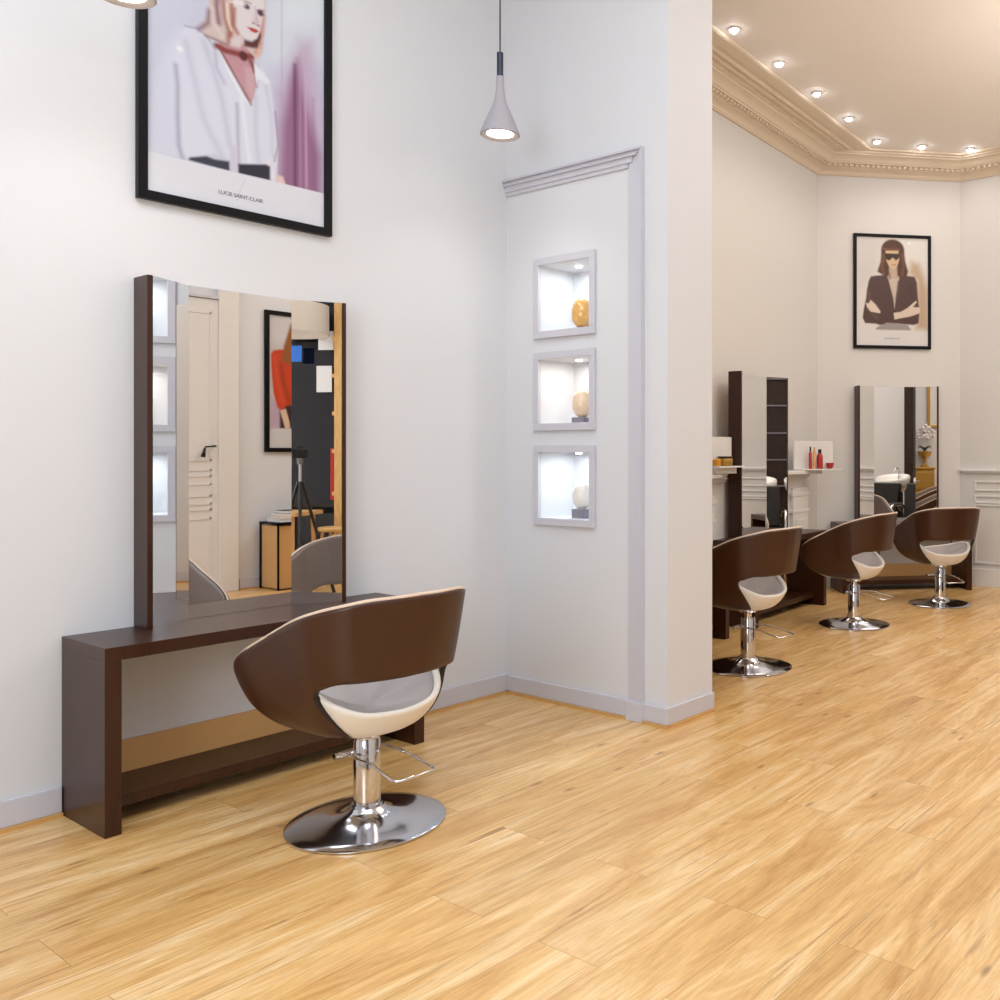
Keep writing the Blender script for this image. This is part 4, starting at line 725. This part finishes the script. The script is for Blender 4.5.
tag(B1('red_banner', (XR-0.06, XR-0.05, -0.325, -0.285, 0.90, 1.45), M['red']), 'narrow red banner hanging beside the pine shelf ladder', 'banner')
t = thing('wooden_table', 'pale wooden table in front of the shop window', 'table', (0.78, -0.72, 0), 0)
B1('tabletop', (-0.25, 0.28, -0.55, 0.36, 0.76, 0.80), M['pine'], t, bevel=0.004)
for sx, sy in ((-0.2, -0.5), (0.22, -0.5), (-0.2, 0.30), (0.22, 0.30)): bm = BM(); tube(bm, [(sx, sy, 0), (sx*0.92, sy*0.96, 0.76)], 0.018, 10, r2=0.024); obj('leg', bm, M['pine'], t)
t = thing('wooden_stool', 'round wooden stool tucked beside the pale table', 'stool', (0.80, -0.10, 0), 0)
bm = BM(); lathe(bm, [(0.15, 0.60), (0.16, 0.61), (0.16, 0.63), (0.15, 0.64)], 28); obj('seat', bm, M['pine'], t)
for a in (45, 135, 225, 315): bm = BM(); c_, s_ = math.cos(R(a)), math.sin(R(a)); tube(bm, [(0.19*c_, 0.19*s_, 0), (0.11*c_, 0.11*s_, 0.60)], 0.012, 8, r2=0.016); obj('leg', bm, M['pine'], t)
# camera on its tripod, at the place the picture is taken from
fw = Vector((-math.sin(R(YAW)), math.cos(R(YAW)), 0)); cb_ = Vector((0.30, -0.176, 0))
t = thing('tripod_camera', 'black camera on a tripod, reflected in the right mirror panel', 'camera', (cb_.x, cb_.y, 0), R(60))
bm = BM(); box(bm, -0.07, 0.07, -0.03, 0.03, 1.35, 1.44); box(bm, -0.03, 0.03, -0.025, 0.025, 1.44, 1.47); obj('body', bm, M['black'], t, bevel=0.005)
bm = BM(); bmesh.ops.create_cone(bm, cap_ends=True, segments=28, radius1=0.036, radius2=0.038, depth=0.06, matrix=Matrix.Translation((0, 0.06, 1.395)) @ Matrix.Rotation(R(90), 4, 'X')); obj('lens', bm, M['black'], t)
bm = BM(); tube(bm, [(0, 0, 0.75), (0, 0, 1.30)], 0.014, 12); box(bm, -0.03, 0.03, -0.03, 0.03, 1.29, 1.349); obj('centre_column', bm, M['chrome'], t)
for a in (90, 210, 330): bm = BM(); tube(bm, [(0.02*math.cos(R(a)), 0.02*math.sin(R(a)), 1.12), (0.36*math.cos(R(a)), 0.36*math.sin(R(a)), 0)], 0.016, 10); obj('leg', bm, M['black'], t)

# ---------------------------------------------------------------- what the mirrors show: right side of the back room
t = thing('tiled_partition', 'dark brown tiled screen wall behind the backwash chairs', 'screen', (1.08, 8.15, 0), 0)
bm = BM(); box(bm, -0.06, 0.10, -0.55, 0.55, 0, 3.2); obj('core', bm, M['tile'], t)
for z_ in (0.9, 1.29, 1.69, 2.1, 2.5, 2.9): B1('shelf_edge', (-0.10, -0.0601, -0.52, 0.52, z_, z_+0.018), M['smoke'], t)
t = tag(B1('dark_column', (0.82, 0.98, 6.90, 7.06, 0, 3.6), M['tile']), 'slim dark brown column standing behind the backwash chairs', 'column')
def backwash(label, x, y, rz):
    t = thing('backwash_chair', label, 'chair', (x, y, 0), rz, 'backwash chairs')
    bm = BM(); box(bm, -0.24, 0.24, -0.10, 0.42, 0.0, 0.34); obj('pedestal', bm, M['blackl'], t, bevel=0.03)
    bm = BM(); box(bm, -0.25, 0.25, -0.12, 0.46, 0.34, 0.46); obj('seat', bm, M['blackl'], t, bevel=0.04)
    bm = BM(); v = [(-0.12, 0.44), (-0.24, 0.95), (-0.15, 0.98), (0.0, 0.46)]
    a = [bm.verts.new((-0.25, y_, z_)) for y_, z_ in v]; b = [bm.verts.new((0.25, y_, z_)) for y_, z_ in v]
    for i in range(4): bm.faces.new([a[i], a[(i+1) % 4], b[(i+1) % 4], b[i]])
    bm.faces.new(a[::-1]); bm.faces.new(b); obj('backrest', bm, M['blackl'], t, bevel=0.02)
    for s in (-1, 1): bm = BM(); tube(bm, smoothpath([(s*0.255, 0.40, 0.46), (s*0.265, 0.30, 0.66), (s*0.265, 0.0, 0.68), (s*0.255, -0.13, 0.60)]), 0.022, 10); obj('armrest', bm, M['chrome'], t, smooth=True)
    bm = BM(); prof = [(0.05, 0.80), (0.16, 0.84), (0.235, 0.92), (0.255, 1.02), (0.25, 1.05), (0.235, 1.05), (0.215, 1.0), (0.15, 0.92), (0.0, 0.90)]
    lathe(bm, prof, 32, 0, -0.46, 0)
    for v_ in bm.verts: v_.co.z += (v_.co.y+0.46)*-0.18 if v_.co.z > 0.85 else 0
    obj('basin', bm, M['basin'], t, smooth=True)
    bm = BM(); box(bm, -0.11, 0.11, -0.60, -0.30, 0, 0.84); obj('basin_column', bm, M['blackl'], t, bevel=0.02)
    bm = BM(); tube(bm, smoothpath([(0, -0.66, 1.0), (0, -0.67, 1.14), (0, -0.58, 1.18), (0, -0.53, 1.12)]), 0.010, 8); obj('tap', bm, M['chrome'], t, smooth=True)
backwash('black backwash chair with white basin before the dark column', -1.06, 7.35, R(90))
backwash('black backwash chair with white basin before the tiled screen', -1.06, 7.95, R(90))
# gilded chest, urn and mirror on the back of the partition
t = thing('gilded_commode', 'gilded chest of drawers against the back of the partition, seen in the far mirror', 'commode', (-3.375, YP+0.005, 0), R(180))
B1('body', (-0.29, 0.29, -0.155, 0, 0.12, 1.14), M['gold'], t, bevel=0.015)
B1('top', (-0.305, 0.305, -0.175, 0, 1.1405, 1.18), M['gold'], t, bevel=0.010)
for z_ in (0.16, 0.49, 0.82): q = B1('drawer', (-0.27, 0.27, -0.165, -0.1555, z_, z_+0.28), M['gold'], t, bevel=0.005); B1('handle', (-0.06, 0.06, -0.18, -0.1655, z_+0.13, z_+0.15), M['brass'], q)
for sx in (-0.27, 0.27):
    for sy in (-0.13, -0.03): bm = BM(); lathe(bm, [(0.015, 0), (0.028, 0.12)], 12, sx, sy); obj('leg', bm, M['gold'], t)
t = thing('flower_urn', 'golden pedestal urn with white flowers on the gilded chest', 'urn', (-3.235, YP+0.118, 1.181), 0)
bm = BM(); lathe(bm, [(0.065, 0), (0.065, 0.015), (0.035, 0.04), (0.025, 0.10), (0.04, 0.15), (0.085, 0.165), (0.108, 0.215), (0.114, 0.245), (0.09, 0.235), (0, 0.26)], 28); obj('bowl', bm, M['gold'], t, smooth='auto')
bm = BM()
for k in range(46):
    a, e_, r_ = random.uniform(0, 6.28), random.uniform(0.2, 1.4), random.uniform(0.10, 0.20)
    c = (r_*math.cos(a)*math.cos(e_)*0.8, max(-0.055, r_*math.sin(a)*math.cos(e_)*0.6), 0.40+r_*math.sin(e_)*1.5)
    bmesh.ops.create_icosphere(bm, subdivisions=1, radius=random.uniform(0.016, 0.03), matrix=Matrix.Translation(c))
obj('blossoms', bm, mat('white_petals', (236, 230, 232), 0.7), t, smooth=True)
bm = BM()
for k in range(12):
    a = k*0.5236; tube(bm, smoothpath([(0, 0, 0.25), (0.06*math.cos(a), 0.05*math.sin(a), 0.31), (0.12*math.cos(a), 0.07*math.sin(a), 0.29+0.03*(k % 3))], 4), 0.009, 5, r2=0.003)
obj('leaves', bm, mat('dark_leaf', (44, 50, 40), 0.6), t)
t = thing('gilded_wall_mirror', 'narrow gold framed wall mirror beside the flower urn', 'mirror', (-3.07, YP, 1.80), R(180))
for nm, a in (('frame', ((-0.115, 0.115, 0, 0.05), (-0.115, 0.115, 0.95, 1.0), (-0.115, -0.065, 0.05, 0.95), (0.065, 0.115, 0.05, 0.95))),):
    bm = BM()
    for q in a: box(bm, q[0], q[1], -0.03, -0.001, q[2], q[3])
    obj(nm, bm, M['gold'], t, bevel=0.008)
B1('mirror_glass', (-0.065, 0.065, -0.012, -0.002, 0.05, 0.95), M['mirror'], t)
